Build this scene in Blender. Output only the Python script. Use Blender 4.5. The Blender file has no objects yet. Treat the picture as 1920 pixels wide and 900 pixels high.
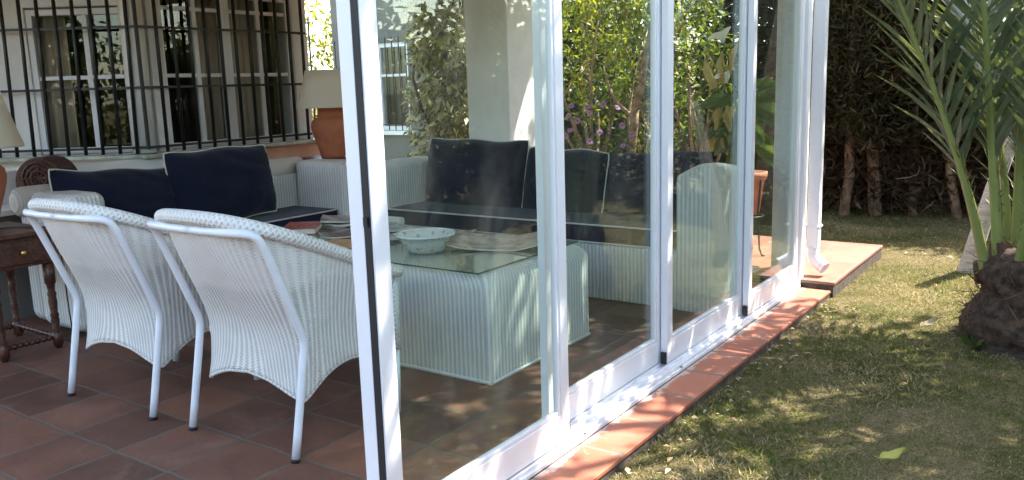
import bpy, math, random
import numpy as np
from mathutils import Vector, Matrix

scene = bpy.context.scene
col = scene.collection
rng = np.random.default_rng(7)
random.seed(7)

# ------------------------------------------------------------------ camera, sky, sun, exposure
EYE = Vector((0.0, 0.0, 1.34))
PITCH, ROLL, YAW, FOCAL = 0.180846, -0.030315, -0.612523, 1588.7
fwd = Vector((math.sin(YAW) * math.cos(PITCH), math.cos(YAW) * math.cos(PITCH), -math.sin(PITCH)))
rgt = Vector((math.cos(YAW), -math.sin(YAW), 0.0))
upv = rgt.cross(fwd)
R_ = rgt * math.cos(ROLL) + upv * math.sin(ROLL)
U_ = -rgt * math.sin(ROLL) + upv * math.cos(ROLL)
cam_data = bpy.data.cameras.new('camera')
cam_data.sensor_width = 36.0
cam_data.lens = FOCAL / 1920.0 * 36.0
cam_data.clip_end = 500.0
cam = bpy.data.objects.new('camera', cam_data)
col.objects.link(cam)
m = Matrix.Identity(4)
for i in range(3):
    m[i][0], m[i][1], m[i][2], m[i][3] = R_[i], U_[i], -fwd[i], EYE[i]
cam.matrix_world = m
scene.camera = cam

SUN = Vector((0.33, 0.45, 0.83)).normalized()
SUN_EL = math.asin(SUN.z)
world = bpy.data.worlds.new('World')
scene.world = world
world.use_nodes = True
wn = world.node_tree
bg = wn.nodes['Background']
sky = wn.nodes.new('ShaderNodeTexSky')
sky.sky_type = 'NISHITA'
sky.sun_disc = False
sky.sun_elevation = SUN_EL
sky.sun_rotation = math.atan2(SUN.x, SUN.y)
warm_tint = wn.nodes.new('ShaderNodeMix'); warm_tint.data_type = 'RGBA'; warm_tint.blend_type = 'MULTIPLY'  # plain warm tint over the sky colour, offsetting its blue cast
warm_tint.inputs[0].default_value = 1.0; warm_tint.inputs[7].default_value = (1.0, 0.90, 0.775, 1.0)
wn.links.new(sky.outputs[0], warm_tint.inputs[6]); wn.links.new(warm_tint.outputs[2], bg.inputs[0])
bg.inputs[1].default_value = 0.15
sun_data = bpy.data.lights.new('sun', 'SUN')
sun_data.energy = 2.3
sun_data.angle = math.radians(0.5)
sun_data.color = (1.0, 0.94, 0.84)
sun = bpy.data.objects.new('sun', sun_data)
col.objects.link(sun)
sun.rotation_euler = SUN.to_track_quat('Z', 'Y').to_euler()
scene.view_settings.view_transform = 'Standard'
scene.view_settings.look = 'None'
scene.view_settings.gamma = 1.0
scene.view_settings.use_curve_mapping = False
scene.view_settings.exposure = 3.02
cy = scene.cycles
cy.max_bounces = 8
cy.diffuse_bounces = 4
cy.glossy_bounces = 3
cy.transmission_bounces = 4
cy.transparent_max_bounces = 16
cy.caustics_reflective = False
cy.caustics_refractive = False
cy.use_denoising = True

# ------------------------------------------------------------------ material helpers
class NT:
    def __init__(s, name):
        s.mat = bpy.data.materials.new(name)
        s.mat.use_nodes = True
        s.t = s.mat.node_tree
        s.b = s.t.nodes['Principled BSDF']
        s.out = s.t.nodes['Material Output']
    def n(s, typ, **kw):
        nd = s.t.nodes.new('ShaderNode' + typ)
        for k, v in kw.items():
            setattr(nd, k, v)
        return nd
    def put(s, sock, v):
        if hasattr(v, 'is_output'):
            s.t.links.new(v, sock)
        elif isinstance(v, (tuple, list)) and sock.type == 'RGBA':
            sock.default_value = (*v[:3], 1.0)
        else:
            sock.default_value = v
    def math(s, op, a, b=0.0, c=None, clamp=False):
        nd = s.n('Math', operation=op, use_clamp=clamp)
        s.put(nd.inputs[0], a); s.put(nd.inputs[1], b)
        if c is not None: s.put(nd.inputs[2], c)
        return nd.outputs[0]
    def mix(s, f, a, b, blend='MIX'):
        nd = s.n('Mix', data_type='RGBA', blend_type=blend)
        s.put(nd.inputs[0], f); s.put(nd.inputs[6], a); s.put(nd.inputs[7], b)
        return nd.outputs[2]
    def noise(s, scale, detail=3.0, rough=0.55, vec=None, dist=0.0):
        nd = s.n('TexNoise')
        nd.inputs['Scale'].default_value = scale
        nd.inputs['Detail'].default_value = detail
        nd.inputs['Roughness'].default_value = rough
        nd.inputs['Distortion'].default_value = dist
        s.t.links.new(vec if vec is not None else s.obj(), nd.inputs['Vector'])
        return nd.outputs['Fac']
    def obj(s):
        return s.n('TexCoord').outputs['Object']
    def pos(s):
        return s.n('NewGeometry').outputs['Position']
    def uv(s):
        return s.n('TexCoord').outputs['UV']
    def sep(s, v):
        nd = s.n('SeparateXYZ'); s.t.links.new(v, nd.inputs[0]); return nd.outputs
    def comb(s, x, y, z):
        nd = s.n('CombineXYZ')
        for i, v in enumerate((x, y, z)): s.put(nd.inputs[i], v)
        return nd.outputs[0]
    def ramp(s, f, stops):
        nd = s.n('ValToRGB')
        el = nd.color_ramp.elements
        while len(el) > 1: el.remove(el[-1])
        el[0].position, el[0].color = stops[0][0], (*stops[0][1], 1)
        for p, c in stops[1:]:
            e = el.new(p); e.color = (*c, 1)
        s.put(nd.inputs[0], f)
        return nd.outputs[0]
    def smooth(s, v, lo, hi, a=0.0, b=1.0):
        nd = s.n('MapRange', interpolation_type='SMOOTHSTEP')
        s.put(nd.inputs[0], v)
        for i, x in enumerate((lo, hi, a, b)): nd.inputs[i + 1].default_value = x
        return nd.outputs[0]
    def bump(s, h, strength=0.3, dist=0.01):
        nd = s.n('Bump')
        nd.inputs['Strength'].default_value = strength
        nd.inputs['Distance'].default_value = dist
        s.t.links.new(h, nd.inputs['Height'])
        s.t.links.new(nd.outputs[0], s.b.inputs['Normal'])
    def base(s, c, rough=0.5, metal=0.0, spec=0.5):
        s.put(s.b.inputs['Base Color'], c)
        s.put(s.b.inputs['Roughness'], rough)
        s.b.inputs['Metallic'].default_value = metal
        s.b.inputs['Specular IOR Level'].default_value = spec
        return s.mat

def plain(name, c, rough=0.5, var=0.12, scale=8.0, metal=0.0, bump=0.0, bscale=60.0, spec=0.5):
    n = NT(name)
    f = n.noise(scale, 4)
    lo = tuple(max(0, x * (1 - var)) for x in c)
    hi = tuple(min(1, x * (1 + var)) for x in c)
    n.base(n.mix(n.smooth(f, 0.3, 0.7), lo, hi), rough, metal, spec)
    if bump: n.bump(n.noise(bscale, 3), bump, 0.01)
    return n.mat

def wicker_mat(name, pitch, base=(0.82, 0.80, 0.76), gap=(0.52, 0.51, 0.49), fine_above=None):
    n = NT(name)
    uv = n.sep(n.uv())
    u = n.math('DIVIDE', uv[0], pitch)
    fr = n.math('FRACT', u)
    tri = n.math('ABSOLUTE', n.math('SUBTRACT', fr, 0.5))          # 0 mid rib .. .5 gap
    rib = n.smooth(tri, 0.10, 0.34, 1.0, 0.0)
    # cross strands weaving over and under the ribs
    v = n.math('DIVIDE', n.math('ADD', uv[1], n.math('MULTIPLY_ADD', n.noise(9.0, 2), 0.02, -0.01)), 0.011)
    half = n.math('FLOOR', n.math('MULTIPLY', u, 2.0))
    w = n.math('SINE', n.math('ADD', n.math('MULTIPLY', v, 6.2832), n.math('MULTIPLY', half, 3.1416)))
    w01 = n.math('MULTIPLY_ADD', w, 0.5, 0.5)
    big = n.noise(14.0, 3)
    h = n.math('ADD', n.math('MULTIPLY', rib, 0.58), n.math('MULTIPLY', w01, 0.42))
    f = n.math('ADD', h, n.math('MULTIPLY_ADD', big, 0.5, -0.25))
    if fine_above is not None:
        k = n.smooth(n.math('ADD', uv[1], n.math('MULTIPLY', n.noise(5.0, 2), 0.10)), fine_above, fine_above + 0.05)
        f = n.math('ADD', f, n.math('MULTIPLY', k, 0.34))
    c = n.mix(n.smooth(f, 0.05, 0.80), gap, base)
    c = n.mix(n.smooth(n.noise(3.0, 4), 0.50, 0.8, 0.0, 0.30), c, (0.56, 0.52, 0.43))
    n.base(c, 0.55)
    n.bump(h, 0.55, 0.006)
    return n.mat

def leaf_mat(name, stops, trans=0.4, rough=0.45, spec=0.4, clump=0.6, glow=(0.42, 0.46, 0.03)):
    n = NT(name)
    g = n.n('NewGeometry')
    r = g.outputs['Random Per Island']
    big = n.noise(1.4, 3, vec=g.outputs['Position'])
    f = n.math('ADD', n.math('MULTIPLY', r, 1.0 - clump * 0.5), n.math('MULTIPLY_ADD', big, clump, -clump * 0.25), clamp=True)
    c = n.ramp(f, stops)
    n.base(c, rough, 0.0, spec)
    tr = n.n('BsdfTranslucent')
    n.put(tr.inputs['Color'], n.mix(0.35, c, glow))
    mx = n.n('MixShader')
    mx.inputs[0].default_value = trans
    n.t.links.new(n.b.outputs[0], mx.inputs[1]); n.t.links.new(tr.outputs[0], mx.inputs[2])
    n.t.links.new(mx.outputs[0], n.out.inputs[0])
    return n.mat

def glass_mat(name, tint, boost=1.0, dust=0.0):
    n = NT(name)
    tr = n.n('BsdfTransparent'); n.put(tr.inputs[0], tint)
    gl = n.n('BsdfGlossy'); gl.inputs['Roughness'].default_value = 0.0
    n.put(gl.inputs[0], (0.95, 1.0, 0.97))
    lw = n.n('LayerWeight'); lw.inputs[0].default_value = 0.5
    fr = n.math('MULTIPLY_ADD', n.math('POWER', lw.outputs['Facing'], 5.0), 0.96, 0.04)   # Schlick, same from both sides
    mx = n.n('MixShader')
    n.t.links.new(n.math('MULTIPLY', fr, boost, clamp=True), mx.inputs[0])
    n.t.links.new(tr.outputs[0], mx.inputs[1]); n.t.links.new(gl.outputs[0], mx.inputs[2])
    if dust:
        mp = n.n('Mapping'); mp.inputs['Scale'].default_value = (1.0, 2.2, 0.55)
        n.t.links.new(n.pos(), mp.inputs[0])
        df = n.n('BsdfDiffuse'); n.put(df.inputs[0], (0.75, 0.76, 0.72))
        m2_ = n.n('MixShader')
        n.t.links.new(n.smooth(n.noise(2.6, 5, 0.65, vec=mp.outputs[0], dist=0.7), 0.40, 0.78, 0.006, dust), m2_.inputs[0])
        n.t.links.new(mx.outputs[0], m2_.inputs[1]); n.t.links.new(df.outputs[0], m2_.inputs[2])
        mx = m2_
    n.t.links.new(mx.outputs[0], n.out.inputs[0])
    return n.mat

def tile_mat(name, x0, y0, px, py, c_lo, c_hi, grout, rough, gw=0.012, stain=None):
    n = NT(name)
    p = n.sep(n.pos())
    wob = n.math('MULTIPLY_ADD', n.noise(7.0, 3, vec=n.pos()), 0.02, -0.01)
    gx = n.math('DIVIDE', n.math('SUBTRACT', n.math('ADD', p[0], wob), x0), px)
    gy = n.math('DIVIDE', n.math('SUBTRACT', n.math('ADD', p[1], wob), y0), py)
    def edge(g, pitch):
        fr = n.math('FRACT', g)
        return n.math('MULTIPLY', n.math('MINIMUM', fr, n.math('SUBTRACT', 1.0, fr)), pitch)
    d = n.math('MINIMUM', edge(gx, px), edge(gy, py))
    tile = n.smooth(d, gw * 0.32, gw * 0.62)
    wn_ = n.n('TexWhiteNoise', noise_dimensions='2D')
    n.t.links.new(n.comb(n.math('FLOOR', gx), n.math('FLOOR', gy), 0.0), wn_.inputs['Vector'])
    mott = n.noise(5.5, 6, 0.65, vec=n.pos(), dist=0.6)
    fine = n.noise(60.0, 4, 0.6, vec=n.pos())
    f = n.math('ADD', n.math('MULTIPLY', wn_.outputs['Value'], 0.50), n.math('ADD', n.math('MULTIPLY', mott, 0.75), n.math('MULTIPLY_ADD', fine, 0.3, -0.25)))
    c = n.mix(n.smooth(f, 0.15, 0.95), c_lo, c_hi)
    pale = n.smooth(n.noise(3.1, 5, 0.7, vec=n.pos(), dist=0.8), 0.52, 0.72, 0.0, 0.42)
    c = n.mix(pale, c, tuple(min(1, x * 0.75 + 0.075) for x in c_hi))
    if stain is not None:
        k = n.smooth(n.math('ADD', n.math('SUBTRACT', stain, p[0]), n.math('MULTIPLY_ADD', n.noise(11.0, 5, 0.7, vec=n.pos()), 0.16, -0.09)), -0.012, 0.012)
        c = n.mix(n.math('MULTIPLY', k, 0.75), c, (0.62, 0.56, 0.50))
        k2 = n.smooth(n.noise(9.0, 5, 0.7, vec=n.pos(), dist=1.0), 0.60, 0.70, 0.0, 0.35)
        c = n.mix(k2, c, (0.58, 0.45, 0.38))
    c = n.mix(tile, n.mix(fine, tuple(x * 0.7 for x in grout), grout), c)
    n.base(c, n.math('MULTIPLY_ADD', mott, 0.3, rough - 0.15), 0.0, 0.45)
    n.bump(n.math('ADD', n.math('MULTIPLY', tile, 0.8), n.math('MULTIPLY', mott, 0.35)), 0.4, 0.006)
    return n.mat

M = {}
M['white'] = plain('white_lacquered_aluminium', (0.82, 0.82, 0.84), 0.34, 0.03, 3.0)
M['track'] = plain('white_track_aluminium', (0.78, 0.78, 0.80), 0.4, 0.10, 9.0)
M['rubber'] = plain('black_rubber', (0.012, 0.012, 0.013), 0.6)
M['tube'] = plain('white_enamel_tube', (0.80, 0.82, 0.86), 0.32, 0.05, 6.0)
M['glass'] = glass_mat('door_glass', (0.90, 0.955, 0.93), 0.95, 0.030)
M['winglass'] = glass_mat('window_glass', (0.88, 0.90, 0.88), 0.55)
M['tableglass'] = glass_mat('table_glass', (0.93, 0.97, 0.945), 1.0)
M['glassedge'] = plain('green_glass_edge', (0.02, 0.09, 0.06), 0.2)
M['wicker'] = wicker_mat('white_wicker_ribbed', 0.026)
M['wicker_chair'] = wicker_mat('white_wicker_chair', 0.0200, gap=(0.50, 0.49, 0.47), fine_above=0.66)
def braid_mat():
    n = NT('white_braided_wicker')
    uv = n.sep(n.uv())
    a = n.math('SINE', n.math('MULTIPLY', n.math('ADD', n.math('MULTIPLY', uv[0], 1.0), n.math('MULTIPLY', uv[1], 0.55)), 6.2832 / 0.020))
    b = n.math('SINE', n.math('MULTIPLY', n.math('SUBTRACT', uv[0], n.math('MULTIPLY', uv[1], 0.55)), 6.2832 / 0.020))
    h = n.math('MAXIMUM', a, b)
    c = n.mix(n.smooth(h, -0.5, 0.4), (0.66, 0.65, 0.61), (0.83, 0.82, 0.78))
    n.base(c, 0.5)
    n.bump(h, 0.5, 0.006)
    return n.mat
M['braid'] = braid_mat()
M['wicker_plain'] = wicker_mat('cream_wicker_fine', 0.012, (0.78, 0.75, 0.68), (0.6, 0.57, 0.5))
def fabric(name, c, var=0.25):
    n = NT(name)
    f = n.noise(5.0, 4)
    tw = n.noise(420.0, 2)
    cc = n.mix(n.math('ADD', n.math('MULTIPLY', f, 0.7), n.math('MULTIPLY', tw, 0.3)), tuple(x * (1 - var) for x in c), tuple(min(1, x * (1 + var)) for x in c))
    n.base(cc, 0.9, 0.0, 0.15)
    n.b.inputs['Sheen Weight'].default_value = 0.12
    n.bump(n.math('ADD', n.noise(16.0, 4), n.math('MULTIPLY', tw, 0.25)), 0.5, 0.012)
    return n.mat
M['navy'] = fabric('navy_canvas', (0.009, 0.012, 0.029))
M['piping'] = fabric('cream_piping', (0.62, 0.60, 0.54), 0.08)
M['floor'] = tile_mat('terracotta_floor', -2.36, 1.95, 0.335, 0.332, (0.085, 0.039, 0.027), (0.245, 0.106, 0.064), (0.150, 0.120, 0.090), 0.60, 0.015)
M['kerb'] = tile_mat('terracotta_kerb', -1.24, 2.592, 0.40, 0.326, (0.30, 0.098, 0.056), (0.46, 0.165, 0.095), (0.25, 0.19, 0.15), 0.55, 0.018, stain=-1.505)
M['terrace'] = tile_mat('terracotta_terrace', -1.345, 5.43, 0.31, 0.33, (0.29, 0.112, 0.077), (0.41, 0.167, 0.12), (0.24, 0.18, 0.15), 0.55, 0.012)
M['mortar'] = plain('grey_mortar', (0.085, 0.065, 0.052), 0.9, 0.35, 18.0, bump=0.6)
M['plaster'] = plain('white_plaster', (0.83, 0.81, 0.77), 0.85, 0.06, 3.0, bump=0.12, bscale=90)
M['plaster_grey'] = plain('pale_plaster', (0.17, 0.16, 0.14), 0.85, 0.08, 3.0, bump=0.12, bscale=90)  # shade of the wing wall put into a darkened plaster colour
M['salmon'] = plain('salmon_painted_plaster', (0.62, 0.36, 0.25), 0.85, 0.08, 4.0, bump=0.1, bscale=90)
M['sill'] = plain('pale_stone_sill', (0.42, 0.44, 0.36), 0.18, 0.35, 9.0, bump=0.12)
M['iron'] = plain('black_wrought_iron', (0.010, 0.010, 0.011), 0.42, 0.3)
M['wood'] = None
def wood(name, lo, hi, rough=0.35):
    n = NT(name)
    o = n.obj()
    mp = n.n('Mapping'); mp.inputs['Scale'].default_value = (3.0, 22.0, 22.0)
    n.t.links.new(o, mp.inputs[0])
    f = n.noise(2.0, 5, 0.6, vec=mp.outputs[0], dist=1.2)
    n.base(n.mix(n.smooth(f, 0.3, 0.72), lo, hi), rough)
    n.bump(f, 0.15, 0.004)
    return n.mat
M['wood'] = wood('dark_polished_wood', (0.028, 0.010, 0.006), (0.13, 0.046, 0.026))
M['redwood'] = wood('dark_red_wood', (0.026, 0.008, 0.005), (0.10, 0.030, 0.016), 0.4)
M['paleboard'] = wood('weathered_grey_wood', (0.34, 0.31, 0.28), (0.62, 0.58, 0.53), 0.8)
M['brass'] = plain('brass', (0.70, 0.48, 0.16), 0.28, 0.1, metal=1.0)
M['terracotta'] = plain('terracotta_pottery', (0.40, 0.125, 0.055), 0.65, 0.12, 14.0, bump=0.1)
M['pinkpot'] = plain('terracotta_flowerpot', (0.46, 0.20, 0.12), 0.75, 0.18, 12.0, bump=0.15)
def shade_mat():
    n = NT('cream_lamp_shade')
    n.base(n.mix(n.noise(40.0, 3), (0.82, 0.78, 0.67), (0.86, 0.83, 0.73)), 0.85)
    tr = n.n('BsdfTranslucent'); n.put(tr.inputs[0], (0.95, 0.86, 0.66))
    mx = n.n('MixShader'); mx.inputs[0].default_value = 0.42
    n.t.links.new(n.b.outputs[0], mx.inputs[1]); n.t.links.new(tr.outputs[0], mx.inputs[2])
    n.t.links.new(mx.outputs[0], n.out.inputs[0])
    return n.mat
M['shade'] = shade_mat()
M['curtain'] = fabric('brown_curtain_cloth', (0.66, 0.53, 0.44), 0.15)  # brown cloth made paler, standing in for light on the curtains
M['darkroom'] = plain('dim_room_paint', (0.10, 0.085, 0.075), 0.9)  # dark wall colour stands in for the dimness of the unlit rooms
M['ceramic'] = plain('white_ceramic', (0.74, 0.72, 0.66), 0.15, 0.08, 20.0)
def bowl_mat():
    n = NT('patterned_ceramic')
    v = n.n('TexVoronoi'); v.inputs['Scale'].default_value = 34.0
    n.t.links.new(n.obj(), v.inputs['Vector'])
    k = n.smooth(v.outputs['Distance'], 0.30, 0.42, 1.0, 0.0)
    pat = n.ramp(n.sep(v.outputs['Color'])[0], [(0.0, (0.45, 0.16, 0.08)), (0.35, (0.10, 0.14, 0.20)), (0.6, (0.55, 0.36, 0.22)), (0.8, (0.74, 0.72, 0.66))])
    n.base(n.mix(n.math('MULTIPLY', k, 0.5), (0.70, 0.67, 0.60), pat), 0.15)
    return n.mat
M['bowl'] = bowl_mat()
def print_mat(name, a, b, c):
    n = NT(name)
    f = n.noise(11.0, 5, 0.65, dist=1.0)
    n.base(n.ramp(f, [(0.30, a), (0.48, b), (0.58, c), (0.72, b)]), 0.35)
    return n.mat
M['newsprint'] = print_mat('colour_magazine_page', (0.16, 0.10, 0.08), (0.42, 0.33, 0.27), (0.56, 0.50, 0.44))
M['magazine'] = print_mat('grey_magazine_page', (0.05, 0.05, 0.055), (0.30, 0.28, 0.27), (0.52, 0.50, 0.48))
M['magdark'] = print_mat('dark_magazine_page', (0.02, 0.02, 0.024), (0.08, 0.07, 0.07), (0.30, 0.27, 0.25))
M['redcover'] = print_mat('red_book_cover', (0.20, 0.035, 0.030), (0.42, 0.07, 0.055), (0.50, 0.18, 0.14))
M['page'] = plain('book_pages', (0.66, 0.60, 0.48), 0.9, 0.1, 40)
M['tan'] = plain('tan_cork', (0.50, 0.32, 0.16), 0.8, 0.15, 30)
M['soil'] = plain('dark_soil', (0.055, 0.036, 0.024), 0.95, 0.5, 9.0, bump=0.8, bscale=30)
def lawn_mat():
    n = NT('dry_lawn')
    p = n.pos()
    a = n.noise(1.7, 5, 0.65, vec=p, dist=0.8); b = n.noise(26.0, 4, 0.7, vec=p); c_ = n.noise(120.0, 3, 0.7, vec=p)
    f = n.math('ADD', n.math('MULTIPLY', a, 0.7), n.math('MULTIPLY', b, 0.35))
    c = n.ramp(f, [(0.32, (0.060, 0.080, 0.020)), (0.45, (0.15, 0.14, 0.050)), (0.57, (0.30, 0.235, 0.125)), (0.80, (0.42, 0.34, 0.21))])
    c = n.mix(n.smooth(c_, 0.35, 0.75), c, (0.055, 0.045, 0.022))
    n.base(c, 0.95, 0, 0.1)
    n.bump(n.math('ADD', b, c_), 0.9, 0.03)
    return n.mat
M['lawn'] = lawn_mat()
M['blade'] = leaf_mat('grass_blade', [(0.0, (0.062, 0.112, 0.020)), (0.36, (0.100, 0.150, 0.032)), (0.48, (0.20, 0.185, 0.070)), (0.62, (0.39, 0.31, 0.165)), (1.0, (0.54, 0.44, 0.27))], 0.30, 0.6, 0.2, clump=1.25)
M['litter'] = leaf_mat('dry_leaf', [(0.0, (0.16, 0.09, 0.045)), (0.5, (0.34, 0.24, 0.14)), (1.0, (0.56, 0.48, 0.34))], 0.2, 0.7, 0.2)
M['bark'] = plain('brown_bark', (0.13, 0.085, 0.055), 0.95, 0.45, 16.0, bump=0.9, bscale=26)
M['palebark'] = plain('pale_brown_bark', (0.33, 0.21, 0.135), 0.95, 0.4, 14.0, bump=0.8, bscale=24)
M['palmtrunk'] = plain('fibrous_palm_trunk', (0.060, 0.034, 0.022), 0.95, 0.7, 22.0, bump=1.0, bscale=40)
M['fibre'] = leaf_mat('palm_fibre', [(0.0, (0.05, 0.03, 0.018)), (0.6, (0.12, 0.07, 0.038)), (1.0, (0.22, 0.14, 0.07))], 0.1, 0.8, 0.1)
def petiole_mat():
    n = NT('palm_petiole')
    n.base(n.mix(n.noise(6.0, 3), (0.15, 0.19, 0.040), (0.25, 0.27, 0.080)), 0.5)
    return n.mat
M['petiole'] = petiole_mat()
M['palmleaf'] = leaf_mat('palm_leaflet', [(0.0, (0.046, 0.070, 0.038)), (0.5, (0.072, 0.098, 0.056)), (1.0, (0.125, 0.150, 0.085))], 0.22, 0.42, 0.45, 0.3)
M['spine'] = plain('palm_spine', (0.22, 0.21, 0.06), 0.5, 0.2)
M['cypress'] = leaf_mat('cypress_spray', [(0.0, (0.036, 0.027, 0.017)), (0.45, (0.066, 0.052, 0.029)), (0.75, (0.095, 0.080, 0.038)), (1.0, (0.20, 0.13, 0.075))], 0.12, 0.8, 0.1)
M['deadtwig'] = leaf_mat('dry_cypress_twig', [(0.0, (0.05, 0.032, 0.022)), (0.6, (0.12, 0.075, 0.048)), (1.0, (0.26, 0.18, 0.12))], 0.05, 0.9, 0.1)
M['ficus'] = leaf_mat('variegated_leaf', [(0.0, (0.045, 0.065, 0.022)), (0.30, (0.10, 0.13, 0.05)), (0.40, (0.40, 0.39, 0.19)), (0.70, (0.66, 0.61, 0.36)), (1.0, (0.74, 0.68, 0.44))], 0.5, 0.4, 0.5, 0.4, (0.70, 0.66, 0.36))
M['lime'] = leaf_mat('lime_leaf', [(0.0, (0.018, 0.040, 0.008)), (0.40, (0.06, 0.11, 0.016)), (0.70, (0.20, 0.26, 0.030)), (1.0, (0.44, 0.44, 0.045))], 0.5, 0.4, 0.4)
M['yellow'] = leaf_mat('yellow_leaf', [(0.0, (0.022, 0.045, 0.008)), (0.35, (0.10, 0.13, 0.015)), (0.65, (0.32, 0.30, 0.025)), (1.0, (0.70, 0.56, 0.03))], 0.5, 0.4, 0.4)
M['green'] = leaf_mat('garden_leaf', [(0.0, (0.012, 0.028, 0.008)), (0.5, (0.028, 0.055, 0.012)), (1.0, (0.075, 0.12, 0.022))], 0.4, 0.45, 0.4)
M['deep'] = leaf_mat('shade_leaf', [(0.0, (0.014, 0.028, 0.009)), (0.6, (0.030, 0.055, 0.014)), (1.0, (0.07, 0.10, 0.025))], 0.35, 0.5, 0.3)
M['arum'] = leaf_mat('arum_leaf', [(0.0, (0.050, 0.120, 0.035)), (1.0, (0.11, 0.21, 0.055))], 0.4, 0.3, 0.6, 0.2)
M['arumdry'] = leaf_mat('yellowed_arum_leaf', [(0.0, (0.48, 0.32, 0.12)), (1.0, (0.64, 0.48, 0.20))], 0.4, 0.5, 0.3, 0.2)
M['spathe'] = leaf_mat('white_spathe', [(0.0, (0.80, 0.80, 0.72)), (1.0, (0.84, 0.84, 0.78))], 0.35, 0.5, 0.3, 0.1)
M['strap'] = leaf_mat('pale_strap_leaf', [(0.0, (0.20, 0.30, 0.07)), (1.0, (0.36, 0.44, 0.13))], 0.4, 0.4, 0.4, 0.2)
M['daisy'] = leaf_mat('mauve_petal', [(0.0, (0.36, 0.13, 0.36)), (1.0, (0.55, 0.28, 0.50))], 0.35, 0.6, 0.2, 0.2)
M['daisyeye'] = plain('dark_flower_eye', (0.06, 0.03, 0.07), 0.8)
M['fallen'] = leaf_mat('pale_fallen_leaf', [(0.0, (0.50, 0.46, 0.12)), (1.0, (0.50, 0.46, 0.12))], 0.2, 0.6, 0.2, 0.0)
M['fallen_pale'] = leaf_mat('bleached_fallen_leaf', [(0.0, (0.46, 0.38, 0.25)), (1.0, (0.46, 0.38, 0.25))], 0.1, 0.7, 0.2, 0.0)
M['pebble'] = plain('pale_pebble', (0.42, 0.40, 0.36), 0.85, 0.3, 30)

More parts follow.
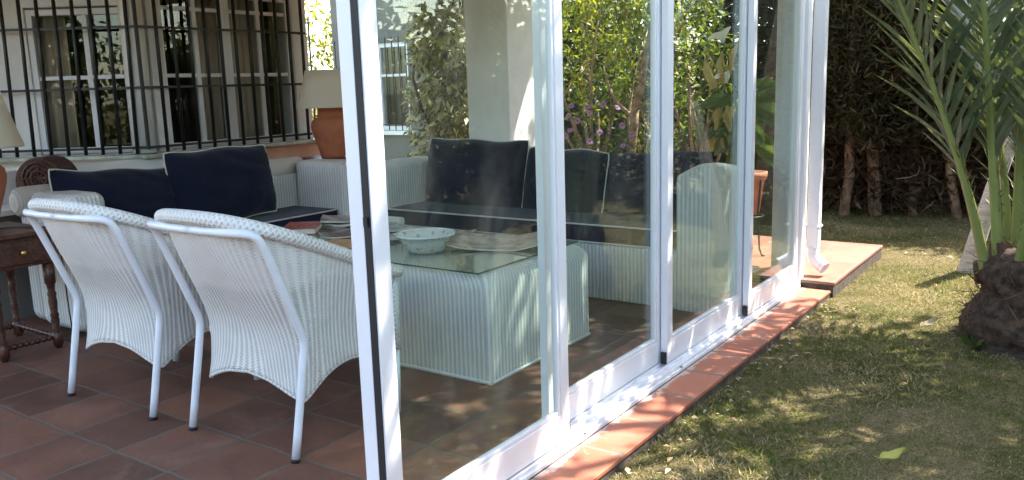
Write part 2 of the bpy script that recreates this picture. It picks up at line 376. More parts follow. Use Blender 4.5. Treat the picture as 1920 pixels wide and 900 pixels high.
# ------------------------------------------------------------------ mesh helpers
class MB:
    """Collects shapes; build() links them as ONE mesh object."""
    def __init__(s):
        s.v, s.f, s.uv, s.mi, s.sm = [], [], [], [], []
    def face(s, idx, uvs=None, mi=0, smooth=False):
        s.f.append(idx); s.uv.append(uvs); s.mi.append(mi); s.sm.append(smooth)
    def box(s, x0, x1, y0, y1, z0, z1, mi=0, top_along='x'):
        b = len(s.v)
        P = [(x, y, z) for z in (z0, z1) for y in (y0, y1) for x in (x0, x1)]
        s.v += P
        for q, ax in (((0, 2, 3, 1), 'z'), ((4, 5, 7, 6), 'z'), ((0, 1, 5, 4), 'y'), ((2, 6, 7, 3), 'y'), ((0, 4, 6, 2), 'x'), ((1, 3, 7, 5), 'x')):
            uvs = []
            for i in q:
                x, y, z = P[i]
                uvs.append((x, z) if ax == 'y' else (y, z) if ax == 'x' else ((x, y) if top_along == 'x' else (y, x)))
            s.face([b + i for i in q], uvs, mi)
        return s
    def obox(s, c, ax, ay, az, hx, hy, hz, mi=0):
        """box with centre c, unit axes and half sizes"""
        b = len(s.v)
        c, ax, ay, az = map(Vector, (c, ax, ay, az))
        loc = [(x, y, z) for z in (-1, 1) for y in (-1, 1) for x in (-1, 1)]
        for x, y, z in loc:
            s.v.append(tuple(c + ax * hx * x + ay * hy * y + az * hz * z))
        for q, a in (((0, 2, 3, 1), 2), ((4, 5, 7, 6), 2), ((0, 1, 5, 4), 1), ((2, 6, 7, 3), 1), ((0, 4, 6, 2), 0), ((1, 3, 7, 5), 0)):
            uvs = []
            for i in q:
                x, y, z = loc[i][0] * hx, loc[i][1] * hy, loc[i][2] * hz
                uvs.append((x, y) if a == 2 else (x, z) if a == 1 else (y, z))
            s.face([b + i for i in q], uvs, mi)
        return s
    def tube(s, path, radii, n=10, cap=True, mi=0, flat=1.0, flat_dir=None):
        path = [Vector(p) for p in path]
        if not hasattr(radii, '__len__'): radii = [radii] * len(path)
        b = len(s.v)
        prev = None; L = 0.0; Ls = []
        for i, p in enumerate(path):
            t = (path[min(i + 1, len(path) - 1)] - path[max(i - 1, 0)]).normalized()
            if prev is None:
                ref = Vector(flat_dir) if flat_dir is not None else (Vector((0, 0, 1)) if abs(t.z) < 0.9 else Vector((1, 0, 0)))
                a = (ref - t * ref.dot(t)).normalized()
            else:
                a = (prev - t * prev.dot(t)).normalized()
            prev = a
            c = t.cross(a)
            if i: L += (p - path[i - 1]).length
            Ls.append(L)
            for k in range(n):
                th = 2 * math.pi * k / n
                s.v.append(tuple(p + a * math.cos(th) * radii[i] * flat + c * math.sin(th) * radii[i]))
        for i in range(len(path) - 1):
            for k in range(n):
                k2 = (k + 1) % n
                cu = 2 * math.pi * max(radii[i], radii[i + 1]) / n
                s.face([b + i * n + k, b + i * n + k2, b + (i + 1) * n + k2, b + (i + 1) * n + k],
                       [(Ls[i], k * cu), (Ls[i], (k + 1) * cu), (Ls[i + 1], (k + 1) * cu), (Ls[i + 1], k * cu)], mi, True)
        if cap:
            s.face([b + k for k in reversed(range(n))], None, mi)
            e = b + (len(path) - 1) * n
            s.face([e + k for k in range(n)], None, mi)
        return s
    def lathe(s, prof, c=(0, 0, 0), n=28, mi=0, axis='z'):
        b = len(s.v)
        for r, z in prof:
            for k in range(n):
                th = 2 * math.pi * k / n
                s.v.append((c[0] + r * math.cos(th), c[1] + r * math.sin(th), c[2] + z))
        for i in range(len(prof) - 1):
            for k in range(n):
                k2 = (k + 1) % n
                s.face([b + i * n + k, b + i * n + k2, b + (i + 1) * n + k2, b + (i + 1) * n + k],
                       [(k / n, prof[i][1]), ((k + 1) / n, prof[i][1]), ((k + 1) / n, prof[i + 1][1]), (k / n, prof[i + 1][1])], mi, True)
        if prof[0][0] > 1e-4: s.face([b + k for k in reversed(range(n))], None, mi)
        if prof[-1][0] > 1e-4:
            e = b + (len(prof) - 1) * n
            s.face([e + k for k in range(n)], None, mi)
        return s
    def grid(s, P, UV=None, mi=0, close=False):
        """P[i][j] rows of points"""
        b = len(s.v); ni, nj = len(P), len(P[0])
        for row in P: s.v += [tuple(p) for p in row]
        for i in range(ni - 1):
            for j in range(nj if close else nj - 1):
                j2 = (j + 1) % nj
                q = [(i, j), (i, j2), (i + 1, j2), (i + 1, j)]
                s.face([b + a * nj + c for a, c in q], [UV[a][c] for a, c in q] if UV else None, mi, True)
        return s
    def build(s, name, mats, parent=None, loc=None, bevel=0.0, segs=2, smooth=None):
        me = bpy.data.meshes.new(name)
        me.from_pydata(s.v, [], s.f)
        if any(u is not None for u in s.uv):
            ul = me.uv_layers.new(name='UVMap')
            flat = np.zeros((len(me.loops), 2), dtype=np.float32)
            i = 0
            for f, u in zip(s.f, s.uv):
                if u is not None: flat[i:i + len(f)] = u
                i += len(f)
            ul.data.foreach_set('uv', flat.ravel())
        if not isinstance(mats, (list, tuple)): mats = [mats]
        for mt in mats: me.materials.append(mt)
        me.polygons.foreach_set('material_index', s.mi)
        me.polygons.foreach_set('use_smooth', [bool(x) or smooth is True or bevel > 0 for x in s.sm])
        me.validate(); me.update()
        o = bpy.data.objects.new(name, me)
        col.objects.link(o)
        if parent is not None: o.parent = parent
        if loc is not None: o.location = loc
        if bevel > 0:
            bv = o.modifiers.new('bevel', 'BEVEL')
            bv.width = bevel; bv.segments = segs; bv.limit_method = 'ANGLE'; bv.angle_limit = math.radians(40)
            bv.harden_normals = True
        return o

def tag(o, label=None, cat=None, group=None, kind=None):
    if label: o['label'] = label
    if cat: o['category'] = cat
    if group: o['group'] = group
    if kind: o['kind'] = kind
    return o

def thing(name, label, cat, loc=(0, 0, 0), rotz=0.0, group=None):
    o = bpy.data.objects.new(name, None)
    col.objects.link(o)
    o.location = loc; o.rotation_euler = (0, 0, rotz)
    o.empty_display_size = 0.2
    return tag(o, label, cat, group)

def copy_tree(o, parent=None):
    c = o.copy(); col.objects.link(c)
    if parent is not None: c.parent = parent
    for ch in list(o.children): copy_tree(ch, c)
    return c

def quads(name, V, mat, parent=None, n=4):
    """V: (N,4,3) array of separate quads"""
    V = np.asarray(V, dtype=np.float32)
    N = len(V)
    me = bpy.data.meshes.new(name)
    me.vertices.add(N * 4); me.loops.add(N * 4); me.polygons.add(N)
    me.vertices.foreach_set('co', V.ravel())
    me.loops.foreach_set('vertex_index', np.arange(N * 4, dtype=np.int32))
    me.polygons.foreach_set('loop_start', np.arange(0, N * 4, 4, dtype=np.int32))
    me.materials.append(mat)
    me.update(); me.validate()
    o = bpy.data.objects.new(name, me)
    col.objects.link(o)
    if parent is not None: o.parent = parent
    return o

def unit(a):
    return a / (np.linalg.norm(a, axis=-1, keepdims=True) + 1e-9)

def leaf_quads(C, D, L, W, N=None):
    """diamond leaves: base C, direction D, length L, width W"""
    n = len(C)
    D = unit(D)
    if N is None: N = rng.normal(size=(n, 3))
    S = unit(np.cross(D, N))
    up = np.cross(S, D)
    L = np.broadcast_to(np.asarray(L, float), (n,))[:, None]; W = np.broadcast_to(np.asarray(W, float), (n,))[:, None]
    mid = C + D * L * 0.45 + up * W * 0.18
    return np.stack([C, mid + S * W / 2, C + D * L - up * W * 0.25, mid - S * W / 2], axis=1)

def clumps(centres, radii, per, L, W, out=0.5, droop=0.25, flatten=1.0, jit=0.3):
    """leaves scattered through clumps with holes between"""
    Q = []
    for c, r in zip(centres, radii):
        k = max(3, int(per * rng.uniform(0.6, 1.4)))
        p = rng.normal(size=(k, 3)); p = unit(p) * (rng.uniform(0.15, 1.0, (k, 1)) ** 0.6) * r
        p[:, 2] *= flatten
        d = unit(p) * out + rng.normal(size=(k, 3)) * 0.55 + np.array([0, 0, -droop])
        ll = L * rng.uniform(1 - jit, 1 + jit, k)
        Q.append(leaf_quads(np.asarray(c) + p, d, ll, ll * W / L, N=np.array([0, 0, 1.0]) + rng.normal(size=(k, 3)) * 0.7))
    return np.concatenate(Q)

def limb(mb, a, b, r0, r1, bend=0.12, n=7, seg=6):
    a, b = Vector(a), Vector(b)
    L = (b - a).length
    off = Vector(rng.normal(size=3)) * L * bend
    pts, rs = [], []
    for i in range(seg + 1):
        t = i / seg
        pts.append(a.lerp(b, t) + off * math.sin(t * math.pi) + Vector(rng.normal(size=3)) * r0 * 0.15 * (0 < i < seg))
        rs.append(r0 + (r1 - r0) * t)
    mb.tube(pts, rs, n)
    return pts

# ------------------------------------------------------------------ the setting: ground, floors
def sheet(name, x0, x1, y0, y1, z, mat, thick=None, kind='structure'):
    mb = MB()
    if thick: mb.box(x0, x1, y0, y1, z - thick, z)
    else:
        mb.v += [(x0, y0, z), (x1, y0, z), (x1, y1, z), (x0, y1, z)]
        mb.face([0, 1, 2, 3], [(x0, y0), (x1, y0), (x1, y1), (x0, y1)])
    return tag(mb.build(name, mat), kind=kind)

sheet('lawn', -150, 150, -150, 150, -0.05, M['lawn'])
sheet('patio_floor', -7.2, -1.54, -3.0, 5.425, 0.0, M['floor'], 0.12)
mb = MB(); mb.box(-1.538, -1.352, -3.0, 5.425, -0.018, 0.0)
kerb = tag(mb.build('tile_path', M['kerb'], bevel=0.004), kind='structure')
mb = MB(); mb.box(-1.538, -1.358, -3.0, 5.42, -0.12, -0.0185)
tag(mb.build('path_footing', M['mortar']), kind='structure')
mb = MB(); mb.box(-5.0, -1.335, 5.43, 6.84, 0.030, 0.05)
tag(mb.build('terrace', M['terrace'], bevel=0.004), kind='structure')
mb = MB(); mb.box(-5.0, -1.342, 5.437, 6.83, -0.12, 0.0295)
tag(mb.build('terrace_footing', M['mortar']), kind='structure')
sheet('garden_soil', -9.0, -2.9, 6.9, 11.0, -0.044, M['soil'])

# ------------------------------------------------------------------ the house
house = thing('house', 'white plastered house with barred bay window, porch roof and brown curtains', 'house', (-5.8, 4.3, 0))
HL = Vector((-5.8, 4.3, 0))
def hpart(mb, name, mat, parent=None, **k):
    o = mb.build(name, mat, parent or house, **k)
    if parent is None: o.location = -HL
    return o

NLc = Vector((0.574, -0.819, 0)).normalized()      # outward normal of the near-side bay face
DL = Vector((-0.819, -0.574, 0)).normalized()      # along that face, away from the corner
C1 = Vector((-5.70, 3.56, 0))                      # grille corner
W1 = C1 - NLc * 0.12 + Vector((-0.05, 0.02, 0))
Z = Vector((0, 0, 1))
def lp(s, z, off=0.12):
    p = C1 + DL * s - NLc * off
    return Vector((p.x, p.y, z))
def lbox(mb, s0, s1, z0, z1, o0, o1, mi=0):
    """box on the near-side face: along s, height z, depth between offsets o0..o1 behind the grille plane"""
    c = C1 + DL * (s0 + s1) / 2 - NLc * (o0 + o1) / 2 + Z * (z0 + z1) / 2
    mb.obox(c, DL, NLc, Z, abs(s1 - s0) / 2, abs(o1 - o0) / 2, abs(z1 - z0) / 2, mi)
XF = -5.82                                          # front face window plane
def fbox(mb, y0, y1, z0, z1, o0, o1, mi=0):
    mb.box(-5.70 - o1, -5.70 - o0, y0, y1, z0, z1, mi)

# near-side bay wall with its window opening
mb = MB()
lbox(mb, 0.02, 3.6, -0.1, 0.93, 0.10, 0.34)
lbox(mb, 0.84, 3.6, 0.93, 2.5, 0.10, 0.34)
lbox(mb, 0.10, 0.84, 2.12, 2.5, 0.10, 0.34)
hpart(mb, 'side_wall', M['plaster'])
# front bay wall
mb = MB()
fbox(mb, 3.62, 5.22, -0.1, 0.93, 0.10, 0.34)
hpart(mb, 'front_wall', M['plaster'])
mb = MB()
fbox(mb, 3.80, 5.06, 2.14, 2.5, 0.10, 0.34)
hpart(mb, 'front_wall', M['plaster'])
mb = MB(); fbox(mb, 4.2, 5.4, 0.0, 0.893, 0.02, 0.095)
hpart(mb, 'dado', M['salmon'])
mb = MB(); fbox(mb, 2.2, 4.198, 0.0, 0.893, 0.022, 0.095)
hpart(mb, 'wall_base', M['plaster'])
# corner posts (the round one at the near corner, square one at the far corner)
mb = MB()
mb.tube([(-5.815, 3.60, 0.93), (-5.815, 3.60, 2.5)], 0.085, 20)
hpart(mb, 'corner_post', M['plaster'])
for q in ((-6.0, -5.79, 5.062, 5.22), (-5.85, -5.775, 3.70, 3.80)):
    mb = MB(); mb.box(*q, 0.931, 2.5)
    hpart(mb, 'corner_post', M['plaster'])
mb = MB(); mb.box(-8.6, -6.0, 5.0, 5.2, -0.1, 2.5)
hpart(mb, 'end_wall', M['plaster'])
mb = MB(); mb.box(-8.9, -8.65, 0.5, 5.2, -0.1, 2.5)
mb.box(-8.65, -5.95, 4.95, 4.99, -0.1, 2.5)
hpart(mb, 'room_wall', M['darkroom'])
mb = MB(); mb.box(-9.5, -5.5, 0.0, 5.6, 2.51, 2.7)
hpart(mb, 'bay_roof', M['plaster'])
# stone sill
mb = MB()
fbox(mb, 3.50, 5.35, 0.895, 0.925, -0.05, 0.098)
lbox(mb, 0.0, 1.3, 0.895, 0.9248, -0.04, 0.098)
hpart(mb, 'sill', M['sill'], bevel=0.008)

def window(boxf, s0, s1, z0, z1, mid, rails, depth=(0.115, 0.165), fr=0.045, label=None):
    """frame with sash stile, glazing bars and panes; boxf places boxes on its face"""
    mb = MB()
    d0, d1 = depth
    boxf(mb, s0, s0 + fr, z0, z1, d0, d1); boxf(mb, s1 - fr, s1, z0, z1, d0, d1)
    boxf(mb, s0 + fr, s1 - fr, z0, z0 + fr, d0, d1); boxf(mb, s0 + fr, s1 - fr, z1 - fr, z1, d0, d1)
    o = hpart(mb, 'window', M['white'], bevel=0.004)
    if label: o['label'] = label
    mb = MB()
    boxf(mb, mid - 0.018, mid + 0.018, z0 + fr, z1 - fr, d0 + 0.012, d1 - 0.012)
    for r in rails:
        boxf(mb, s0 + fr, mid - 0.018, r - 0.014, r + 0.014, d0 + 0.014, d1 - 0.014)
        boxf(mb, mid + 0.018, s1 - fr, r - 0.014, r + 0.014, d0 + 0.014, d1 - 0.014)
    mb.build('glazing_bars', M['white'], o)
    for a, b in ((s0 + fr, mid - 0.018), (mid + 0.018, s1 - fr)):
        mb = MB(); boxf(mb, a, b, z0 + fr, z1 - fr, 0.139, 0.1425)
        mb.build('pane', M['winglass'], o)
    return o

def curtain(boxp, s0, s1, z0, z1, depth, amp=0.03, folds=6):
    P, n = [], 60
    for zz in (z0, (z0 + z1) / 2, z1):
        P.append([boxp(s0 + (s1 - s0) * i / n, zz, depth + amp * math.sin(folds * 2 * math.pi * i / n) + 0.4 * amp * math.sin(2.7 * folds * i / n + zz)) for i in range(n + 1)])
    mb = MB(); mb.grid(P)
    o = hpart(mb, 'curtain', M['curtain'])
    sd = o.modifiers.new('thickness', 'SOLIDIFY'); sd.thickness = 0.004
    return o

window(lbox, 0.10, 0.84, 0.935, 1.975, 0.425, [1.487], label='near window with a white roller box above its dark panes')
mb = MB(); lbox(mb, 0.10, 0.84, 1.985, 2.115, 0.09, 0.24)
for s in (0.28, 0.62):
    c = lp(s, 2.05, 0.085)
hpart(mb, 'roller_box', M['white'], bevel=0.01)
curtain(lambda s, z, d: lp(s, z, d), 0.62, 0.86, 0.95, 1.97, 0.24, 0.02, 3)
window(fbox, 3.80, 4.40, 0.935, 2.13, 4.13, [1.487, 1.985])
window(fbox, 4.40, 5.06, 0.935, 2.13, 4.735, [1.487, 1.985])
fp = lambda y, z, d: Vector((-5.70 - d, y, z))
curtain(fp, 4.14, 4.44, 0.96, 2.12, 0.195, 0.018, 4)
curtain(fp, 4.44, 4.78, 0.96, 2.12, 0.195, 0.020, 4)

# wrought iron grille round the bay
gr = hpart(MB().box(-5.71, -5.69, 3.55, 3.57, 0.96, 2.4), 'window_grille', M['iron'])
gr['label'] = 'black iron grille of upright bars round the bay'
def bar(p0, p1, r=0.0135):
    mb = MB(); mb.tube([p0, p1], r, 8); return mb
lean = 0.05
for k in range(1, 12):
    y = 3.575 + 0.137 * k
    bar((-5.70, y, 0.93), (-5.70, y + 0.005, 2.4)).build('bar', M['iron'], gr)
for k in range(0, 18):
    s = 0.075 + 0.125 * k
    a = C1 + DL * (s + 0.01); b = C1 + DL * (s - 0.02)
    bar((a.x, a.y, 0.93), (b.x, b.y, 2.4)).build('bar', M['iron'], gr)
for z in (0.973, 1.402, 1.828, 2.26):
    mb = MB()
    e = C1 + DL * 2.3
    mb.obox((-5.70, (3.56 + 5.12) / 2, z), (0, 1, 0), (1, 0, 0), Z, 0.78, 0.004, 0.009)
    c = C1 + DL * 1.15
    mb.obox((c.x, c.y, z), DL, NLc, Z, 1.15, 0.004, 0.009)
    mb.obox((-5.86, 5.12, z), (1, 0, 0), (0, 1, 0), Z, 0.16, 0.004, 0.007)
    mb.build('rail', M['iron'], gr)

# porch: unseen roof, header beam, corner pillars
mb = MB(); mb.box(-6.6, -1.50, 0.75, 6.35, 2.42, 2.6)  # unseen roof, its edges placed to shade the pillar and let skylight in
hpart(mb, 'porch_roof', M['plaster'])
mb = MB(); mb.box(-1.72, -1.53, 0.76, 5.9, 2.16, 2.419)
hpart(mb, 'porch_beam', M['plaster'])
mb = MB(); mb.box(-4.262, -3.852, 5.5, 5.86, 0.05, 2.419)
hpart(mb, 'porch_pillar', M['plaster'], bevel=0.006)
mb = MB(); mb.box(-1.765, -1.625, 5.50, 5.80, 0.05, 2.418)
hpart(mb, 'porch_pillar', M['plaster'], bevel=0.006)
mb = MB(); mb.box(-1.70, -1.545, 5.425, 5.49, 0.0, 2.16); mb.box(-1.66, -1.575, 5.41, 5.4249, 0.03, 2.16)
hpart(mb, 'door_jamb', M['white'], bevel=0.004)
mb = MB(); mb.box(-3.85, -1.86, 5.46, 5.60, 0.001, 0.062); mb.box(-3.85, -1.86, 5.50, 5.56, 0.0625, 0.08)
hpart(mb, 'threshold', M['white'], bevel=0.004)
# downpipe
dp = hpart(MB().box(-1.555, -1.48, 5.555, 5.63, 0.235, 2.42), 'downpipe', M['white'], bevel=0.008)
mb = MB()
mb.tube([(-1.518, 5.592, 0.245), (-1.518, 5.592, 0.20), (-1.512, 5.590, 0.172), (-1.494, 5.586, 0.148), (-1.468, 5.580, 0.128), (-1.440, 5.574, 0.112)], [0.039, 0.041, 0.042, 0.042, 0.042, 0.042], 20, cap=False)
mb.tube([(-1.445, 5.575, 0.115), (-1.432, 5.572, 0.107)], [0.044, 0.044], 20, cap=False)
el = mb.build('elbow', M['white'], dp)
sd = el.modifiers.new('thickness', 'SOLIDIFY'); sd.thickness = 0.004
mb = MB(); mb.box(-1.562, -1.473, 5.548, 5.637, 0.372, 0.384); mb.box(-1.62, -1.562, 5.60, 5.612, 0.373, 0.383)
mb.build('bracket', M['track'], dp)

# the far wing of the house with its barred window
wing = thing('house_wing', 'shaded grey wing of the house behind the variegated tree', 'house', (-8.4, 9.2, 0))
WL = Vector((-8.4, 9.2, 0))
def wpart(mb, name, mat, parent=None, **k):
    o = mb.build(name, mat, parent or wing, **k)
    if parent is None: o.location = -WL
    return o
mb = MB()
mb.box(-9.55, -9.32, 9.1, 9.4, -0.1, 3.2); mb.box(-8.08, -6.9, 9.1, 9.4, -0.1, 3.2)
mb.box(-9.32, -8.08, 9.1, 9.4, -0.1, 0.75); mb.box(-9.32, -8.08, 9.1, 9.4, 1.98, 3.2)
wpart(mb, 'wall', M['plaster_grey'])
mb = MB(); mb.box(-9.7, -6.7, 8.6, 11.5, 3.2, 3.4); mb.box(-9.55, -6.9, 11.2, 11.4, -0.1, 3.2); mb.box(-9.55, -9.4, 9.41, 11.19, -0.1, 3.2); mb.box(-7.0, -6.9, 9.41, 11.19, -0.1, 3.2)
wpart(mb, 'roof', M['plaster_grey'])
mb = MB()
mb.box(-9.32, -9.26, 9.12, 9.2, 0.75, 1.98); mb.box(-8.14, -8.08, 9.12, 9.2, 0.75, 1.98)
mb.box(-9.26, -8.14, 9.12, 9.2, 0.75, 0.81); mb.box(-9.26, -8.14, 9.12, 9.2, 1.92, 1.98)
mb.box(-8.66, -8.62, 9.125, 9.195, 0.81, 1.92)
mb.box(-9.26, -8.66, 9.13, 9.19, 1.51, 1.545); mb.box(-8.62, -8.14, 9.13, 9.19, 1.51, 1.545)
ww = wpart(mb, 'window', M['white'])
mb = MB(); mb.box(-9.26, -8.66, 9.155, 9.16, 0.81, 1.92); mb.box(-8.62, -8.14, 9.155, 9.16, 0.81, 1.92)
mb.build('pane', M['winglass'], ww)
mb = MB(); mb.box(-9.45, -7.95, 9.02, 9.13, 0.69, 0.745)
mb.build('sill', M['white'], ww)
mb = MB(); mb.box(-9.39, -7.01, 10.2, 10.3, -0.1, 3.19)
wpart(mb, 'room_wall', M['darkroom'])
wg = wpart(MB().box(-9.42, -8.0, 9.0, 9.008, 0.83, 0.845), 'window_grille', M['iron'])
for k in range(12):
    x = -9.40 + 0.125 * k
    bar((x, 9.0, 0.76), (x, 9.0, 2.05), 0.008).build('bar', M['iron'], wg)

# ------------------------------------------------------------------ sliding glass doors and their track
tr = thing('door_track', 'white aluminium sliding door track along the tile path', 'door track', (-1.62, 3.0, 0))
mb = MB(); mb.box(-0.085, 0.080, -2.2, 2.42, 0.0005, 0.016)
mb.build('sill_plate', M['track'], tr, bevel=0.002)
for xo in (-0.062, -0.022, 0.018, 0.062):
    mb = MB(); mb.box(xo - 0.006, xo + 0.006, -2.2, 2.40, 0.0165, 0.030)
    mb.build('rail', M['track'], tr, bevel=0.002)
for y in (-0.35, 0.55, 1.35, 2.1):
    mb = MB(); mb.tube([(0.072, y, 0.0162), (0.072, y, 0.019)], 0.006, 10)
    mb.build('screw', M['iron'], tr)

def glass_door(label, xo, y0, y1, first=False):
    """xo = outer face, door runs y0..y1"""
    T = 0.034; st = 0.052
    z0, z1 = 0.034, 2.155
    d = thing('sliding_glass_door', label, 'glass door', (xo, y0, 0), group='sliding glass doors of the porch')
    W = y1 - y0
    for a, b in ((0.0, st), (W - st, W)):
        mb = MB(); mb.box(-T, 0, a, b, z0, z1)
        mb.build('stile', M['white'], d, bevel=0.003)
    mb = MB(); mb.box(-T + 0.001, -0.001, st + 0.0008, W - st - 0.0008, z0, z0 + 0.105)
    mb.build('bottom_rail', M['white'], d, bevel=0.003)
    mb = MB(); mb.box(-T + 0.001, -0.001, st + 0.0008, W - st - 0.0008, z1 - 0.08, z1)
    mb.build('top_rail', M['white'], d, bevel=0.003)
    # glazing bead round the pane
    mb = MB(); g = 0.016
    mb.box(-T + 0.005, -0.005, st + 0.001, st + g, z0 + 0.1055, z1 - 0.081)
    mb.box(-T + 0.005, -0.005, W - st - g, W - st - 0.001, z0 + 0.1055, z1 - 0.081)
    mb.box(-T + 0.005, -0.005, st + g + 0.0005, W - st - g - 0.0005, z0 + 0.1055, z0 + 0.1055 + g)
    mb.build('glazing_bead', M['white'], d, bevel=0.003)
    mb = MB(); mb.box(-T / 2 - 0.003, -T / 2 + 0.003, st + g - 0.004, W - st - g + 0.004, z0 + 0.112, z1 - 0.078)
    mb.build('pane', M['glass'], d)
    if first:
        mb = MB(); mb.box(-T + 0.006, -0.0045, -0.0035, -0.0003, z0, z1)
        mb.build('gasket', M['rubber'], d)
        mb = MB(); mb.box(-T - 0.045, -T + 0.0055, -0.0045, 0.030, z0, z1)
        mb.build('closing_profile', M['white'], d, bevel=0.003)
        mb = MB(); mb.box(-T + 0.010, -0.010, -0.010, -0.0038, 0.985, 1.01)
        mb.build('latch', M['iron'], d)
    else:
        pass
    mb = MB()
    if first: mb.box(-0.02, 0.001, W + 0.0005, W + 0.005, z0 + 0.01, z0 + 0.06)
    else: mb.box(-0.030, -0.002, -0.012, -0.0005, z0 - 0.002, z0 + 0.056)
    mb.build('end_stop', M['rubber'], d, bevel=0.003)
    return d
glass_door('open sliding glass door nearest the chairs, with black rubber gasket on its edge', -1.562, 1.588, 2.562, True)
glass_door('sliding glass door in front of the wicker coffee table end and navy sofa', -1.642, 2.545, 3.545)
glass_door('sliding glass door in front of the right sofa arm', -1.602, 3.515, 4.530)
glass_door('sliding glass door beside the downpipe, farthest from the chairs', -1.562, 4.495, 5.408)

# ------------------------------------------------------------------ wicker tub chairs
def tub_chair(label):
    t = thing('wicker_chair', label, 'armchair', group='white wicker tub chairs at the coffee table')
    def outline(w, b, yc, f, n, N=56, nf=14):
        pts = [(w, f - (f - yc) * i / nf) for i in range(nf)]
        for i in range(N + 1):
            th = math.pi * i / N
            c, s = math.cos(th), math.sin(th)
            pts.append((w * math.copysign(abs(c) ** (2 / n), c), yc - (yc - b) * abs(s) ** (2 / n)))
        pts += [(-w, yc + (f - yc) * (i + 1) / nf) for i in range(nf)]
        return pts
    rimz = lambda y: 0.915 - 0.43 * (y + 0.13)
    rim = [(x, y, max(0.60, rimz(y))) for x, y in outline(0.318, -0.13, 0.16, 0.615, 2.7)]
    # shell rows from rim down to hem
    levels = [(1.0, 0.312, -0.118, 0.60, 2.7), (0.86, 0.300, -0.085, 0.60, 2.8), (0.70, 0.288, -0.030, 0.595, 3.0), (0.55, 0.280, 0.030, 0.585, 3.2),
              (0.40, 0.277, 0.075, 0.58, 3.6), (0.25, 0.277, 0.085, 0.575, 4.4), (0.10, 0.279, 0.080, 0.575, 5.0), (0.0, 0.282, 0.070, 0.575, 6.0)]
    P, UV = [], []
    for q, w, b, f, n in levels:
        row = outline(w, b, 0.20, f, n)
        L = 0.0; pr = []; ur = []
        for i, (x, y) in enumerate(row):
            if i: L += math.hypot(x - row[i - 1][0], y - row[i - 1][1])
            top = max(0.60, rimz(y * 1.03)) - 0.012
            # hem: low at the legs, arched between them
            ax = abs(x) / w; ay = (y - b) / (f - b)
            arch = max(0.085 * (1 - ax ** 2), 0.105 * (1 - (2 * min(max((ay - 0.05) / 0.95, 0), 1) - 1) ** 2))
            z_b = 0.198 + arch
            z = z_b + (top - z_b) * q
            pr.append((x, y, z)); ur.append([L, z])
        P.append(pr); UV.append(ur)
    # ribs keep one direction: u taken from the middle row
    mid = [u[0] for u in UV[4]]; tot = mid[-1]
    UV = [[(mid[i] - tot / 2, u[1]) for i, u in enumerate(r)] for r in UV]
    # subdivide vertically by spline
    dense, dUV = [], []
    for k in range(len(P) - 1):
        for j in range(3):
            tt = j / 3
            dense.append([tuple(Vector(a).lerp(Vector(b), tt)) for a, b in zip(P[k], P[k + 1])])
            dUV.append([tuple(Vector(a).lerp(Vector(b), tt)) for a, b in zip(UV[k], UV[k + 1])])
    dense.append(P[-1]); dUV.append(UV[-1])
    A = np.array(dense)
    for _ in range(3): A[1:-1] = (A[:-2] + A[2:] + 2 * A[1:-1]) / 4
    mb = MB(); mb.grid([[tuple(p) for p in r] for r in A], [[tuple(u) for u in r] for r in dUV])
    o = mb.build('shell', M['wicker_chair'], t)
    sd = o.modifiers.new('thickness', 'SOLIDIFY'); sd.thickness = 0.014; sd.offset = 0.0
    # braided hem cord
    mb = MB(); mb.tube([tuple(p) for p in A[-1]], 0.008, 8)
    mb.build('hem', M['braid'], o)
    mb = MB(); mb.tube(rim, [0.026] * len(rim), 14, flat=1.0)
    mb.build('rim', M['braid'], t)
    # seat
    mb = MB(); mb.box(-0.268, 0.268, 0.10, 0.585, 0.385, 0.43)
    mb.build('seat', M['wicker'], t, bevel=0.015)
    # rear legs: kinked tubes, top bent under the rim
    for s in (1, -1):
        path = [(0.0, -0.122, 0.868), (0.12 * s, -0.120, 0.868), (0.22 * s, -0.112, 0.868), (0.272 * s, -0.098, 0.868), (0.296 * s, -0.075, 0.855), (0.302 * s, -0.045, 0.80), (0.302 * s, 0.085, 0.47), (0.302 * s, 0.094, 0.435), (0.302 * s, 0.090, 0.40), (0.302 * s, 0.012, 0.012)]
        path = [Vector(p) for p in path]
        fine = []
        for i in range(len(path) - 1):
            for j in range(4): fine.append(path[i].lerp(path[i + 1], j / 4))
        fine.append(path[-1])
        for _ in range(2):
            fine = [fine[0]] + [(fine[i - 1] + fine[i] * 2 + fine[i + 1]) / 4 for i in range(1, len(fine) - 1)] + [fine[-1]]
        mb = MB(); mb.tube(fine, 0.0155, 14)
        lg = mb.build('rear_leg', M['tube'], t)
        mb = MB(); mb.tube([(0.302 * s, 0.0125, 0.013), (0.302 * s, 0.010, 0.0)], 0.0172, 14)
        mb.build('foot_cap', M['rubber'], lg)
        mb = MB(); mb.tube([(0.298 * s, 0.600, 0.60), (0.300 * s, 0.588, 0.27)], [0.020, 0.022], 14)
        lg = mb.build('front_leg', M['braid'], t)
        mb = MB(); mb.tube([(0.300 * s, 0.588, 0.2695), (0.304 * s, 0.570, 0.0)], 0.0165, 14)
        mb.build('foot', M['tube'], lg)
    return t
c2 = tub_chair('white wicker tub chair closest to the open glass door')
c2.location = (-2.652, 1.903, 0); c2.rotation_euler = (0, 0, 0.02)
c1 = copy_tree(c2)
c1.location = (-3.50, 1.862, 0); c1.rotation_euler = (0, 0, 0.045)
c1['label'] = 'white wicker tub chair beside the dark side table'

